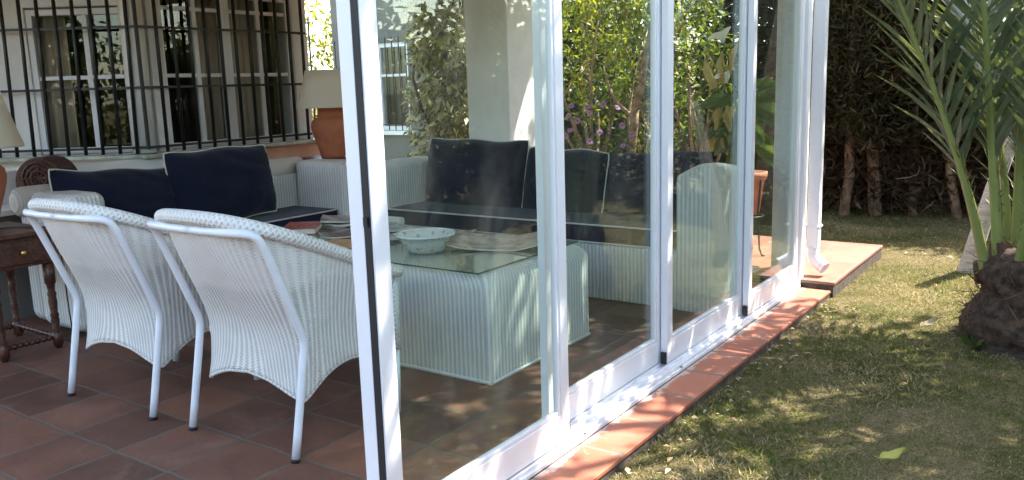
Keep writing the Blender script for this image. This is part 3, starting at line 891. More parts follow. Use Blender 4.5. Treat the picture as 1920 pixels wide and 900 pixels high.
# ------------------------------------------------------------------ sofas
def cushion_mesh(w, h, t, n=26, sag=0.0, crown=0.06):
    """puffed square pillow in its own XZ plane, thickness along y, with slightly pulled-in sides"""
    def pt(u, v, side):
        pin = 1 - 0.022 * (1 - v * v) * abs(u)
        pin2 = 1 - 0.03 * (1 - u * u) * abs(v)
        x = u * w / 2 * pin * (1 - 0.035 * v ** 6 * abs(u)); z = v * h / 2 * pin2 * (1 - 0.05 * u ** 6 * abs(v)) + 0.008 * math.sin(5.5 * u + w * 9) * v - sag * (1 - u * u) * (v > 0) * v
        e = max(0.0, (1 - abs(u) ** 3)) ** 0.55 * max(0.0, (1 - abs(v) ** 3)) ** 0.55
        wr = (0.009 * math.sin(7 * u + 4 * v + w * 20) * math.sin(6 * v - 3 * u + 2) + 0.005 * math.sin(17 * u * v + 11 * v + h * 30)) * e
        return (x, side * (t / 2 * e + wr), z)
    return pt
def pillow(name, label, w, h, t, loc, rot, sag=0.0, piping=True, group=None, cat='cushion'):
    pt = cushion_mesh(w, h, t, sag=sag)
    n = 28
    mb = MB()
    for side in (-1, 1):
        P = [[pt(-1 + 2 * i / n, -1 + 2 * j / n, side) for i in range(n + 1)] for j in range(n + 1)]
        if side > 0: P = [list(reversed(r)) for r in P]
        mb.grid(P)
    root = mb.build(name, M['navy'])
    root.location = loc; root.rotation_euler = rot
    tag(root, label, cat, group)
    if piping:
        path = []
        for i in range(n): path.append(pt(-1 + 2 * i / n, -1, 0))
        for i in range(n): path.append(pt(1, -1 + 2 * i / n, 0))
        for i in range(n): path.append(pt(1 - 2 * i / n, 1, 0))
        for i in range(n + 1): path.append(pt(-1, 1 - 2 * i / n, 0))
        mb = MB(); mb.tube(path, 0.0055, 6, cap=False)
        mb.build('piping', M['piping'], root)
    return root

def seat_cushion(parent, x0, x1, y0, y1, z0, z1):
    mb = MB(); mb.box(x0, x1, y0, y1, z0, z1)
    sc = mb.build('seat_cushion', M['navy'], parent, bevel=0.022, segs=3)
    mb = MB()
    for z in (z1 - 0.006, z0 + 0.006):
        r = 0.020
        mb.tube([(x0 + r, y0 + 0.003, z), (x1 - r, y0 + 0.003, z), (x1 - 0.003, y0 + r, z), (x1 - 0.003, y1 - r, z), (x1 - r, y1 - 0.003, z), (x0 + r, y1 - 0.003, z), (x0 + 0.003, y1 - r, z), (x0 + 0.003, y0 + r, z), (x0 + r, y0 + 0.003, z)], 0.0055, 6, cap=False)
    mb.build('piping', M['piping'], sc)
    return sc

# sofa along the house wall (faces the glass)
s1 = thing('wicker_sofa', 'white wicker sofa along the house wall behind the tub chairs', 'sofa', (-4.95, 3.5, 0))
def s1b(mb, name, mat, **k):
    o = mb.build(name, mat, s1, **k); o.location = (4.95, -3.5, 0); return o
s1b(MB().box(-5.10, -4.65, 2.62, 4.365, 0.02, 0.355, top_along='y'), 'base', M['wicker'], bevel=0.02)
s1b(MB().box(-5.28, -5.105, 2.40, 4.58, 0.02, 0.80, top_along='y'), 'back', M['wicker'], bevel=0.07, segs=4)
s1b(MB().box(-5.10, -4.64, 2.38, 2.615, 0.02, 0.815, top_along='x'), 'arm', M['wicker'], bevel=0.06, segs=4)
s1b(MB().box(-5.10, -4.55, 4.37, 4.60, 0.02, 0.822, top_along='x'), 'arm', M['wicker'], bevel=0.05, segs=4)
mb = MB(); mb.tube([(-5.19, 2.345, 0.75), (-5.19, 2.352, 0.75), (-5.19, 2.37, 0.75), (-5.19, 2.40, 0.75), (-5.19, 4.50, 0.75)], [0.02, 0.055, 0.080, 0.090, 0.090], 20)
s1b(mb, 'back_roll', M['wicker_plain'])
mb = MB(); mb.box(-5.10, -4.625, 2.625, 4.36, 0.36, 0.478)
o = seat_cushion(s1, -5.10, -4.63, 2.63, 4.362, 0.358, 0.478); o.location = (4.95, -3.5, 0)
pillow('back_cushion', 'navy cushion with white piping behind the near tub chair', 0.82, 0.44, 0.24, (-4.96, 2.87, 0.70), (math.radians(-14), math.radians(4), math.radians(90)), sag=0.01, group='navy sofa cushions')
pillow('back_cushion', 'tall navy cushion tilted on the seat of the house wall sofa', 0.80, 0.50, 0.28, (-4.90, 3.58, 0.735), (math.radians(-10), math.radians(-0.5), math.radians(88)), sag=0.0, group='navy sofa cushions')

# sofa across the far end (faces the camera)
s2 = thing('wicker_sofa', 'white wicker sofa with striped front across the far end of the porch', 'sofa', (-3.2, 4.9, 0))
def s2b(mb, name, mat, **k):
    o = mb.build(name, mat, s2, **k); o.location = (3.2, -4.9, 0); return o
s2b(MB().box(-4.30, -2.005, 4.525, 5.06, 0.004, 0.355), 'base', M['wicker'], bevel=0.012)
s2b(MB().box(-4.50, -1.83, 5.10, 5.28, 0.02, 0.80), 'back', M['wicker'], bevel=0.07, segs=4)
s2b(MB().box(-4.48, -4.305, 4.52, 5.12, 0.02, 0.815, top_along='y'), 'arm', M['wicker'], bevel=0.06, segs=4)
# right arm: broad, with a crowned top
P, UV = [], []
yf, yb = 4.52, 5.10
AX, AW = -2.005, 0.212
def arm_top(x):
    u = (x - AX) / AW
    return 0.795 + 0.080 * math.sin(math.pi / 2 * min(1, u * 1.08)) - 0.05 * max(0, u - 0.85) / 0.15 * max(0, u - 0.85) / 0.15
xs = [AX + AW * i / 20 for i in range(21)]
ring = [(AX, 0.004)] + [(AX, 0.004 + 0.785 * k / 8) for k in range(1, 8)] + [(x, arm_top(x)) for x in xs] + [(AX + AW, 0.80 * (1 - k / 8)) for k in range(1, 8)] + [(AX + AW, 0.004)]
mb = MB()
L = [0.0]
for i in range(1, len(ring)): L.append(L[-1] + math.hypot(ring[i][0] - ring[i - 1][0], ring[i][1] - ring[i - 1][1]))
n0 = len(ring)
def arow(y, dz, k):
    return [(x, y, z if z < 0.5 else (z - dz) * k) for x, z in ring]
mb.v += arow(yf, 0.014, 1.0)
mb.face(list(range(n0)), [(x, z) for x, z in ring])
ys_ = [(yf, 0.014, 1.0), (yf + 0.015, 0.0, 1.0)] + [(yf + 0.015 + (yb - yf - 0.015) * q / 6, 0.0, 1.0 - 0.085 * (q / 6) ** 1.5) for q in range(1, 7)]
mb.grid([arow(*q) for q in ys_], [[(q[0], l) for l in L] for q in ys_])
s2b(mb, 'arm', M['wicker'])
o = seat_cushion(s2, -4.30, -2.01, 4.515, 5.09, 0.358, 0.480); o.location = (3.2, -4.9, 0)
pillow('back_cushion', 'large navy cushion at the left end of the far sofa', 0.93, 0.53, 0.22, (-3.83, 4.99, 0.70), (math.radians(-13), math.radians(1), 0), sag=0.008, group='navy sofa cushions')
pillow('back_cushion', 'navy cushion with a white piped edge in the middle of the far sofa', 0.66, 0.45, 0.20, (-3.05, 4.99, 0.675), (math.radians(-13), math.radians(1.5), 0), sag=0.0, group='navy sofa cushions')
pillow('back_cushion', 'long navy cushion beside the right arm of the far sofa', 0.76, 0.43, 0.18, (-2.36, 5.03, 0.68), (math.radians(-10), math.radians(-2.5), 0), sag=0.0, piping=False, group='navy sofa cushions')

# ------------------------------------------------------------------ wicker coffee table with glass top
ct = thing('coffee_table', 'square-sided white wicker coffee table with a glass top', 'coffee table', (-3.15, 3.38, 0))
def soft_block(x0, x1, y0, y1, z0, z1, rc, rt):
    """upholstered block: small vertical corner radius, generous roll over the top edge; ribs run up and over"""
    def ring(ins):
        r = max(0.004, rc + 0.6 * ins); P = []
        ax, bx, ay, by = x0 + ins, x1 - ins, y0 + ins, y1 - ins
        for (cx, cy_, a0), (ex, ey) in (((bx - r, ay + r, -90), (0, 0)), ((bx - r, by - r, 0), (0, 0)), ((ax + r, by - r, 90), (0, 0)), ((ax + r, ay + r, 180), (0, 0))):
            for k in range(5):
                a = math.radians(a0 + 90 * k / 4); P.append((cx + r * math.cos(a), cy_ + r * math.sin(a)))
        P.append(P[0]); return P
    lev = [(0.0, z0), (0.0, z0 + 0.02), (0.0, (z0 + z1 - rt) / 2), (0.0, z1 - rt)] + [(rt * (1 - math.cos(math.radians(15 * k))), z1 - rt + rt * math.sin(math.radians(15 * k))) for k in range(1, 7)]
    base = ring(0.0); L = [0.0]
    for i in range(1, len(base)): L.append(L[-1] + math.dist(base[i], base[i - 1]))
    rows, uvs, v, pz = [], [], z0, None
    for ins, z in lev:
        if pz is not None: v += math.hypot(ins - pz[0], z - pz[1])
        pz = (ins, z)
        rows.append([(x, y, z) for x, y in ring(ins)]); uvs.append([(l, v) for l in L])
    mb = MB(); mb.grid(rows, uvs)
    b = len(mb.v); top = rows[-1][:-1]
    mb.v += top; mb.face(list(range(b, b + len(top))), [(p[0], p[1]) for p in top])
    return mb
o = soft_block(-4.06, -2.20, 2.935, 3.84, 0.0, 0.512, 0.022, 0.085).build('wicker_body', M['wicker'], ct); o.location = (3.15, -3.38, 0)
mb = MB(); mb.tube([(-4.05, 2.936, 0.010), (-2.222, 2.936, 0.010), (-2.203, 2.957, 0.010), (-2.203, 3.835, 0.010)], 0.009, 8)
o = mb.build('hem', M['braid'], ct); o.location = (3.15, -3.38, 0)
mb = MB(); mb.box(-4.02, -2.245, 2.925, 3.80, 0.5135, 0.5215)
o = mb.build('glass_top', M['tableglass'], ct); o.location = (3.15, -3.38, 0)
mb = MB(); mb.box(-4.0205, -2.2445, 2.9235, 2.9248, 0.5138, 0.5212); mb.box(-2.2448, -2.2435, 2.9235, 3.80, 0.5138, 0.5212)
o = mb.build('glass_edge', M['glassedge'], ct); o.location = (3.15, -3.38, 0)
ZT = 0.522
# bowl
bw = thing('ceramic_bowl', 'patterned white ceramic bowl on the glass table top', 'bowl', (-2.80, 3.22, ZT))
prof = [(0.001, 0.004), (0.10, 0.0), (0.112, 0.004), (0.140, 0.05), (0.165, 0.085), (0.178, 0.090), (0.168, 0.083), (0.135, 0.048), (0.105, 0.014), (0.001, 0.010)]
prof = [(r * 0.87, z) for r, z in prof]
mb = MB(); mb.lathe(prof, n=40); mb.build('bowl_body', M['bowl'], bw)
mb = MB(); mb.tube([(0.150 * math.cos(a), 0.150 * math.sin(a), 0.089) for a in np.linspace(0, 2 * math.pi, 49)], 0.006, 8, cap=False)
mb.build('rim', M['ceramic'], bw)

def flat_sheet(name, label, cat, loc, rz, w, d, h, mat, curl=0.0, pages=None, group=None):
    n = 14
    root = thing(name, label, cat, loc, rz, group)
    def zz(u, v): return curl * (abs(u) ** 2.5) + 0.35 * curl * max(0, v) ** 3 + 0.003 * math.sin(5 * u + 3 * v)
    top = [[(w / 2 * (2 * i / n - 1), d / 2 * (2 * j / n - 1), h + zz(2 * i / n - 1, 2 * j / n - 1)) for i in range(n + 1)] for j in range(n + 1)]
    mb = MB(); mb.grid(top)
    o = mb.build('cover', mat, root)
    sd = o.modifiers.new('thickness', 'SOLIDIFY'); sd.thickness = 0.0015; sd.offset = -1
    mb = MB()
    bot = [[(x * 0.985, y * 0.985, max(0.0005, z - h)) for x, y, z in r] for r in top]
    tp = [[(x * 0.985, y * 0.985, z - 0.0018) for x, y, z in r] for r in top]
    ring = lambda G: G[0] + [r[-1] for r in G[1:]] + list(reversed(G[-1]))[1:] + [r[0] for r in reversed(G)][1:-1]
    mb.grid([ring(bot), ring(tp)], close=True)
    mb.build('pages', M['page'] if pages is None else pages, root)
    return root
flat_sheet('magazine', 'open brown-toned magazine on the glass beside the bowl', 'magazine', (-2.55, 3.52, ZT), math.radians(28), 0.50, 0.36, 0.010, M['newsprint'], 0.035)
flat_sheet('magazine', 'pale closed magazine behind the bowl near the sofa', 'magazine', (-3.45, 3.60, ZT), math.radians(-20), 0.30, 0.24, 0.012, M['magazine'], 0.012)
flat_sheet('newspaper', 'folded pale newspaper on the glass between the bowl and the far sofa', 'newspaper', (-3.02, 3.60, ZT), math.radians(12), 0.34, 0.25, 0.006, M['newsprint'], 0.010)
flat_sheet('leaflet', 'small grey leaflet lying left of the patterned bowl', 'leaflet', (-3.16, 3.42, ZT), math.radians(-35), 0.21, 0.15, 0.004, M['magazine'], 0.012)
def book(label, loc, rz, w, d, h, mat):
    root = thing('book', label, 'book', loc, rz)
    mb = MB(); mb.box(-w / 2, w / 2, -d / 2, d / 2, h - 0.003, h); mb.box(-w / 2, w / 2, -d / 2, d / 2, 0.0, 0.003); mb.box(-w / 2 - 0.003, -w / 2 - 0.0002, -d / 2, d / 2, 0.0, h)
    mb.build('cover', mat, root)
    mb = MB(); mb.box(-w / 2 + 0.001, w / 2 - 0.006, -d / 2 + 0.005, d / 2 - 0.005, 0.0032, h - 0.0032)
    mb.build('pages', M['page'], root)
    return root
book('red-covered book lying on the left end of the glass table', (-3.88, 3.36, ZT), math.radians(38), 0.20, 0.27, 0.036, M['redcover'])
flat_sheet('magazine', 'dark magazine under the grey one at the far left of the table', 'magazine', (-3.86, 3.66, ZT), math.radians(15), 0.26, 0.22, 0.016, M['magdark'], 0.004)
flat_sheet('magazine', 'grey magazine on top of the dark one at the far left of the table', 'magazine', (-3.84, 3.65, ZT + 0.024), math.radians(42), 0.26, 0.21, 0.010, M['magazine'], 0.016)
flat_sheet('magazine', 'dark glossy magazine between the red book and the open door', 'magazine', (-3.56, 3.36, ZT), math.radians(-30), 0.26, 0.20, 0.010, M['magdark'], 0.006)
mb = MB(); mb.tube([(-0.16, 0, 0.026), (0.16, 0.01, 0.026)], 0.026, 16)
tag(mb.build('rolled_paper', M['page'], loc=(-3.62, 3.76, ZT)), 'rolled white paper at the back of the glass table', 'paper')
tr_ = thing('cork_mat', 'tan cork mat on the glass behind the tub chair', 'table mat', (-3.30, 3.18, ZT), 0.4)
mb = MB(); mb.box(-0.16, 0.16, -0.12, 0.12, 0, 0.006); mb.build('mat', M['tan'], tr_, bevel=0.002)

# ------------------------------------------------------------------ side tables and lamps
def turned_leg(h, r=0.022):
    k = h
    return [(r * 0.7, 0.0), (r * 1.0, 0.03 * k), (r * 1.25, 0.05 * k), (r * 1.25, 0.17 * k), (r * 0.8, 0.19 * k), (r * 1.1, 0.21 * k), (r * 0.75, 0.24 * k), (r * 1.0, 0.33 * k), (r * 0.85, 0.36 * k), (r * 1.05, 0.39 * k), (r * 0.8, 0.42 * k), (r * 1.05, 0.55 * k), (r * 0.85, 0.60 * k), (r * 1.1, 0.64 * k), (r * 0.8, 0.67 * k), (r * 0.95, 0.75 * k), (r * 1.3, 0.77 * k), (r * 1.3, 1.0 * k)]
st = thing('side_table', 'dark wood side table with one drawer and turned legs', 'side table', (-4.84, 2.085, 0))
hx, hy = 0.245, 0.165
mb = MB(); mb.box(-hx - 0.03, hx + 0.03, -hy - 0.06, hy + 0.03, 0.635, 0.66)
mb.build('table_top', M['wood'], st, bevel=0.008)
mb = MB(); mb.box(-hx, hx - 0.004, -hy, hy, 0.475, 0.634)
mb.build('apron', M['wood'], st, bevel=0.004)
mb = MB(); mb.box(hx - 0.0035, hx + 0.010, -hy + 0.02, hy - 0.02, 0.495, 0.615)
dr = mb.build('drawer', M['wood'], st, bevel=0.005)
mb = MB(); mb.tube([(hx + 0.0105, 0, 0.557), (hx + 0.022, 0, 0.557), (hx + 0.028, 0, 0.557), (hx + 0.036, 0, 0.557), (hx + 0.040, 0, 0.557)], [0.010, 0.007, 0.016, 0.014, 0.004], 14)
mb.build('knob', M['brass'], dr)
for sx in (-1, 1):
    for sy in (-1, 1):
        mb = MB(); mb.lathe(turned_leg(0.474), (sx * (hx - 0.025), sy * (hy - 0.025), 0), 16)
        mb.build('leg', M['wood'], st)
def twist_bar(mb, a, b, r):
    a, b = Vector(a), Vector(b); n = 36
    mb.tube([a.lerp(b, i / n) for i in range(n + 1)], [r * (1 + 0.25 * math.sin(i * 1.4)) for i in range(n + 1)], 10)
mb = MB()
for sx in (-1, 1): twist_bar(mb, (sx * (hx - 0.025), -hy + 0.045, 0.065), (sx * (hx - 0.025), hy - 0.045, 0.065), 0.014)
for sy in (-1, 1): twist_bar(mb, (-hx + 0.045, sy * (hy - 0.025), 0.065), (hx - 0.045, sy * (hy - 0.025), 0.065), 0.014)
mb.build('stretcher', M['wood'], st)

ct2 = thing('corner_table', 'dark wood corner table behind the sofa arms', 'side table', (-5.16, 4.85, 0))
mb = MB(); mb.box(-0.24, 0.24, -0.20, 0.22, 0.785, 0.81); mb.build('table_top', M['wood'], ct2, bevel=0.006)
for sx in (-1, 1):
    for sy in (-1, 1):
        mb = MB(); mb.lathe(turned_leg(0.7845), (sx * 0.19, sy * 0.16, 0), 14); mb.build('leg', M['wood'], ct2)

def lamp(label, loc, sc=1.0, rz=0.0):
    l = thing('table_lamp', label, 'lamp', loc, rz, 'terracotta table lamps')
    prof = [(0.076, 0.0), (0.080, 0.006), (0.083, 0.02), (0.098, 0.075), (0.118, 0.135), (0.132, 0.185), (0.136, 0.215), (0.130, 0.245), (0.112, 0.264), (0.094, 0.272), (0.090, 0.276), (0.098, 0.280), (0.098, 0.286), (0.088, 0.290), (0.086, 0.335), (0.088, 0.343), (0.070, 0.346), (0.012, 0.348)]
    prof = [(r * sc, z * sc) for r, z in prof]
    mb = MB(); mb.lathe(prof, n=36); mb.build('lamp_base', M['terracotta'], l)
    mb = MB(); mb.tube([(0, 0, 0.348 * sc), (0, 0, 0.46 * sc)], 0.010 * sc, 10); mb.build('lamp_socket', M['brass'], l)
    mb = MB(); mb.grid([[(r * sc * math.cos(a), r * sc * math.sin(a), z * sc) for a in np.linspace(0, 2 * math.pi, 49)] for r, z in ((0.218, 0.338), (0.2175, 0.345), (0.200, 0.40), (0.175, 0.49), (0.150, 0.585))])
    o = mb.build('lamp_shade', M['shade'], l)
    sd = o.modifiers.new('thickness', 'SOLIDIFY'); sd.thickness = 0.003
    return l
lamp('terracotta lamp with cream shade on the corner table', (-5.09, 4.78, 0.81), 1.18)
lamp('terracotta lamp with pale shade on the side table with a drawer', (-5.06, 2.09, 0.66), 1.27)
mb = MB(); mb.tube([(-4.86, 2.08, 0.664), (-4.80, 2.16, 0.665), (-4.70, 2.22, 0.6655), (-4.60, 2.24, 0.665), (-4.575, 2.262, 0.655), (-4.568, 2.275, 0.60), (-4.568, 2.28, 0.2), (-4.575, 2.29, 0.03), (-4.62, 2.31, 0.006), (-4.80, 2.33, 0.006), (-5.3, 2.33, 0.006)], 0.0035, 8)
tag(mb.build('lamp_cord', M['rubber']), 'thin black lamp cord hanging over the side table edge', 'cord')

# carved dome-topped wooden radio on a white ledge by the wall
sh = thing('wall_shelf', 'low white ledge by the house wall under the carved radio', 'shelf', (-5.55, 2.6, 0))
mb = MB(); mb.box(-0.16, 0.16, -0.5, 0.75, 0.655, 0.69); mb.build('shelf_board', M['plaster'], sh, bevel=0.004)
mb = MB(); mb.box(-0.16, 0.10, -0.45, 0.70, 0.0, 0.6548); mb.build('shelf_base', M['plaster_grey'], sh)
rd = thing('carved_radio', 'dark red carved wooden radio with a domed top behind the side table', 'radio', (-5.50, 2.72, 0.69), math.radians(-52))
W_, H_, D_ = 0.15, 0.30, 0.11
arc = [(-W_, 0.0), (-W_, 0.14)] + [(-W_ * math.cos(a), 0.14 + 0.155 * math.sin(a)) for a in np.linspace(0.1, math.pi - 0.1, 22)] + [(W_, 0.14), (W_, 0.0)]
mb = MB(); n_ = len(arc)
mb.v += [(D_, x, z) for x, z in arc] + [(-D_, x, z) for x, z in arc]
mb.face(list(range(n_))); mb.face(list(reversed(range(n_, 2 * n_))))
for i in range(n_): mb.face([i, n_ + i, n_ + (i + 1) % n_, (i + 1) % n_])
mb.build('case', M['redwood'], rd, bevel=0.006)
mb = MB()
for r in (0.10, 0.075, 0.048): mb.tube([(D_ + 0.004, r * math.cos(a), 0.165 + r * math.sin(a)) for a in np.linspace(0, 2 * math.pi, 33)], 0.007, 8, cap=False)
for a in np.linspace(0, 2 * math.pi, 9)[:-1]: mb.tube([(D_ + 0.004, 0.02 * math.cos(a), 0.165 + 0.02 * math.sin(a)), (D_ + 0.004, 0.10 * math.cos(a), 0.165 + 0.10 * math.sin(a))], 0.006, 8)
mb.build('fretwork', M['redwood'], rd)
mb = MB()
for y in (-0.08, 0.0, 0.08): mb.tube([(D_, y, 0.035), (D_ + 0.014, y, 0.035)], [0.012, 0.010], 12)
mb.build('knob', M['wood'], rd)

# ------------------------------------------------------------------ plants
def petals(c, r, n, mat_up=(0, -0.5, 0.8)):
    c = np.asarray(c)
    nrm = unit(np.asarray(mat_up, float) + rng.normal(size=3) * 0.3)
    a = unit(np.cross(nrm, [0.3, 0.7, 0.2])); b = np.cross(nrm, a)
    th = np.linspace(0, 2 * math.pi, n, endpoint=False)
    D = np.cos(th)[:, None] * a + np.sin(th)[:, None] * b
    return leaf_quads(np.repeat(c[None], n, 0) + D * r * 0.15, D, r, r * 0.42, N=np.repeat(nrm[None], n, 0))

def shrub(name, label, cat, base, centres, radii, per, L, W, mat, stem_r=0.03, group=None, bark='bark', flatten=1.0, droop=0.25, crown='crown', trunk_top=None, limbs=9):
    t = thing(name, label, cat, base, 0, group)
    B = np.asarray(base, float)
    Q = clumps(centres, radii, per, L, W, droop=droop, flatten=flatten) - B
    quads(crown, Q, mat, t)
    mb = MB()
    cc = np.asarray(centres)
    zt = trunk_top if trunk_top is not None else B[2] + 0.25 * (cc[:, 2].mean() - B[2])
    top = np.array([B[0] + 0.25 * (cc[:, 0].mean() - B[0]), B[1] + 0.25 * (cc[:, 1].mean() - B[1]), zt])
    limb(mb, (0, 0, -0.03), tuple(top - B), stem_r, stem_r * 0.75, 0.05)
    for i in np.linspace(0, len(cc) - 1, min(limbs, len(cc))).astype(int):
        limb(mb, tuple(top - B), tuple(cc[i] - B), stem_r * 0.55, stem_r * 0.15, 0.10, 6, 5)
    mb.build('trunk', M[bark], t)
    return t

# variegated ficus beyond the porch, in the sun
cs, rs = [], []
for z in np.linspace(0.25, 2.75, 15):
    for k in range(11):
        a = rng.uniform(0, 2 * math.pi)
        rr = 0.42 * rng.uniform(0.25, 1.0)
        cs.append((-5.06 + rr * math.cos(a), 6.42 + rr * math.sin(a), z + rng.uniform(-0.08, 0.08))); rs.append(rng.uniform(0.12, 0.2))
for c in ((-5.45, 6.25, 1.22), (-5.38, 6.22, 0.98), (-5.28, 6.3, 0.66), (-5.5, 6.3, 1.28), (-5.3, 6.2, 1.62), (-5.42, 6.24, 0.62), (-5.28, 6.2, 1.85)):
    cs.append(c); rs.append(0.15)
shrub('variegated_tree', 'cream and green variegated fig tree beside the porch pillar', 'tree', (-5.0, 6.45, -0.045), cs, rs, 75, 0.085, 0.036, M['ficus'], 0.04, droop=0.5)
# strap-leaved plant
sp = thing('strap_plant', 'pale green strap-leaved plant in front of the house wing', 'plant', (-5.75, 6.15, -0.045))
mb = MB()
for a, ln, up in ((0.4, 0.55, 0.95), (1.5, 0.5, 1.0), (2.6, 0.55, 0.9), (3.5, 0.5, 0.9), (4.6, 0.6, 0.95), (5.6, 0.5, 0.8)):
    P = []
    for i in range(9):
        u = i / 8
        x = ln * 0.55 * u ** 1.3 * math.cos(a); y = ln * 0.55 * u ** 1.3 * math.sin(a)
        z = 0.05 + up * (u - 0.32 * u ** 3)
        w = 0.035 * math.sin(math.pi * min(1, u * 0.9 + 0.12)) + 0.002
        sx, sy = -math.sin(a) * w, math.cos(a) * w
        P.append([(x - sx, y - sy, z + 0.012), (x, y, z), (x + sx, y + sy, z + 0.012)])
    mb.grid(P)
mb.build('leaves', M['strap'], sp)

# sunlit garden shrubs behind the far sofa
def cloud(c, r, n, rad):
    p = unit(rng.normal(size=(n, 3))) * (rng.uniform(0.3, 1, (n, 1)) ** 0.5)
    return [tuple(np.asarray(c) + q * np.asarray(r)) for q in p], list(rng.uniform(rad * 0.7, rad * 1.3, n))
specs = [
    ('leafy_shrub', 'yellow-green sunlit shrub behind the left half of the far sofa', (-4.35, 7.7, -0.045), (-4.35, 7.7, 1.75), (0.55, 0.5, 0.85), 46, 0.20, 'yellow', 0.085, 0.030),
    ('leafy_shrub', 'bright green shrub with a slanting grey branch behind the far sofa', (-3.45, 7.5, -0.045), (-3.55, 7.6, 1.35), (0.55, 0.5, 0.75), 34, 0.19, 'lime', 0.085, 0.026),
    ('leafy_shrub', 'tall dark leafy shrub in the gap behind the slanting branch', (-4.0, 8.6, -0.045), (-4.0, 8.6, 1.6), (0.9, 0.5, 1.4), 60, 0.25, 'green', 0.09, 0.035),
    ('leafy_shrub', 'loose lime-leaved shrub behind the potted arum', (-2.95, 7.2, -0.045), (-2.95, 7.25, 1.35), (0.34, 0.35, 0.75), 26, 0.15, 'lime', 0.085, 0.024),
    ('leafy_shrub', 'low pale green bush behind the right sofa arm', (-3.0, 6.95, -0.045), (-3.0, 7.0, 0.62), (0.30, 0.25, 0.35), 16, 0.13, 'lime', 0.07, 0.020),
    ('leafy_shrub', 'deep green shrub against the cypress hedge on the left', (-5.4, 8.3, -0.045), (-5.4, 8.3, 1.5), (0.8, 0.5, 1.4), 55, 0.25, 'green', 0.09, 0.035),
]
for nm, lb, base, c, r, n, rad, mt, L, W in specs:
    a, b_ = cloud(c, r, n, rad)
    shrub(nm, lb, 'shrub', base, a, b_, 34, L, W, M[mt], 0.035, group='garden shrubs beyond the porch', bark='palebark')
# the slanting grey-brown branch / small tree
br = thing('slanting_tree', 'slender forked tree with a slanting pale trunk and yellow leaves', 'tree', (-3.72, 7.15, -0.045))
mb = MB()
limb(mb, (0, 0, 0), (0.12, 0.02, 1.15), 0.050, 0.040, 0.02, 9)
limb(mb, (0.12, 0.02, 1.15), (0.32, 0.08, 2.3), 0.040, 0.018, 0.03, 8)
limb(mb, (0.11, 0.02, 1.05), (-0.25, 0.1, 1.55), 0.022, 0.008, 0.06, 7)
limb(mb, (0.12, 0.02, 1.12), (0.45, -0.05, 1.40), 0.018, 0.006, 0.08, 7)
mb.build('trunk', M['palebark'], br)
a, b_ = cloud((0.1, 0.1, 2.15), (0.75, 0.4, 0.55), 40, 0.17)
quads('crown', clumps(a, b_, 30, 0.09, 0.032, droop=0.6), M['yellow'], br)
# mauve daisies
fl = thing('daisy_bush', 'low bush with mauve daisies behind the far sofa', 'flowering bush', (-3.66, 6.72, -0.045))
a, b_ = cloud((0.0, 0.05, 0.66), (0.48, 0.22, 0.42), 34, 0.14)
quads('foliage', clumps(a, b_, 30, 0.06, 0.018), M['green'], fl)
mb = MB()
for p in a[::3]: limb(mb, (0, 0.05, 0), p, 0.010, 0.004, 0.05, 5, 4)
mb.build('stem', M['bark'], fl)
for x, z in ((-0.36, 1.17), (-0.10, 1.18), (-0.05, 1.13), (-0.14, 1.06), (-0.19, 0.98), (0.20, 1.17), (0.37, 0.94), (0.32, 1.02), (-0.28, 1.10), (0.05, 0.96), (0.28, 0.85), (-0.02, 0.88), (0.12, 1.20), (-0.22, 1.19), (-0.33, 0.92)):
    c = (x + rng.uniform(-0.03, 0.03), -0.22 + rng.uniform(-0.06, 0.06), z)
    f = quads('flower', petals(c, 0.031, 11, (0.3, -0.7, 0.6)), M['daisy'], fl)
    mb = MB(); mb.lathe([(0.001, -0.004), (0.008, 0.0), (0.006, 0.006), (0.001, 0.008)], c, 8); mb.build('flower_eye', M['daisyeye'], f)

# potted arum lily on a slim iron stand
pa = thing('potted_arum', 'potted arum lily with white flowers and yellowing leaves on an iron stand', 'potted plant', (-2.14, 6.10, 0.05))
pot = MB().lathe([(0.075, 0.30), (0.085, 0.31), (0.118, 0.56), (0.135, 0.562), (0.138, 0.61), (0.122, 0.612), (0.115, 0.57), (0.001, 0.56)], n=30).build('pot', M['pinkpot'], pa)
mb = MB()
for k in range(3):
    a = math.radians(-25 + 120 * k)
    mb.tube([(0.13 * math.cos(a), 0.13 * math.sin(a), 0.58), (0.10 * math.cos(a), 0.10 * math.sin(a), 0.30), (0.125 * math.cos(a), 0.125 * math.sin(a), 0.05), (0.15 * math.cos(a), 0.15 * math.sin(a), 0.006), (0.17 * math.cos(a), 0.17 * math.sin(a), 0.006)], 0.007, 8)
mb.tube([(0.115 * math.cos(a), 0.115 * math.sin(a), 0.285) for a in np.linspace(0, 2 * math.pi, 33)], 0.006, 8, cap=False)
mb.build('stand', M['iron'], pa)
def big_leaf(mb, st, tip_dir, L, W, droop, fold=0.25, face=(-0.25, -0.75, 0.6)):
    d = Vector(tip_dir).normalized()
    side = d.cross(Vector(face)).normalized(); nrm = side.cross(d).normalized()
    P = []
    n = 12
    for i in range(n + 1):
        u = i / n
        c = Vector(st) + d * L * u + Z * (-droop * L * u * u)
        w = W * (math.sin(math.pi * min(1, 0.20 + 0.80 * u)) ** 0.75) * (1 if u < 1 else 0.02)
        row = []
        for k in range(-3, 4):
            q = k / 3
            row.append(tuple(c + side * w * q + nrm * (fold * w * abs(q) ** 1.4 + 0.012 * math.sin(9 * u + 4 * q))))
        P.append(row)
    mb.grid(P)
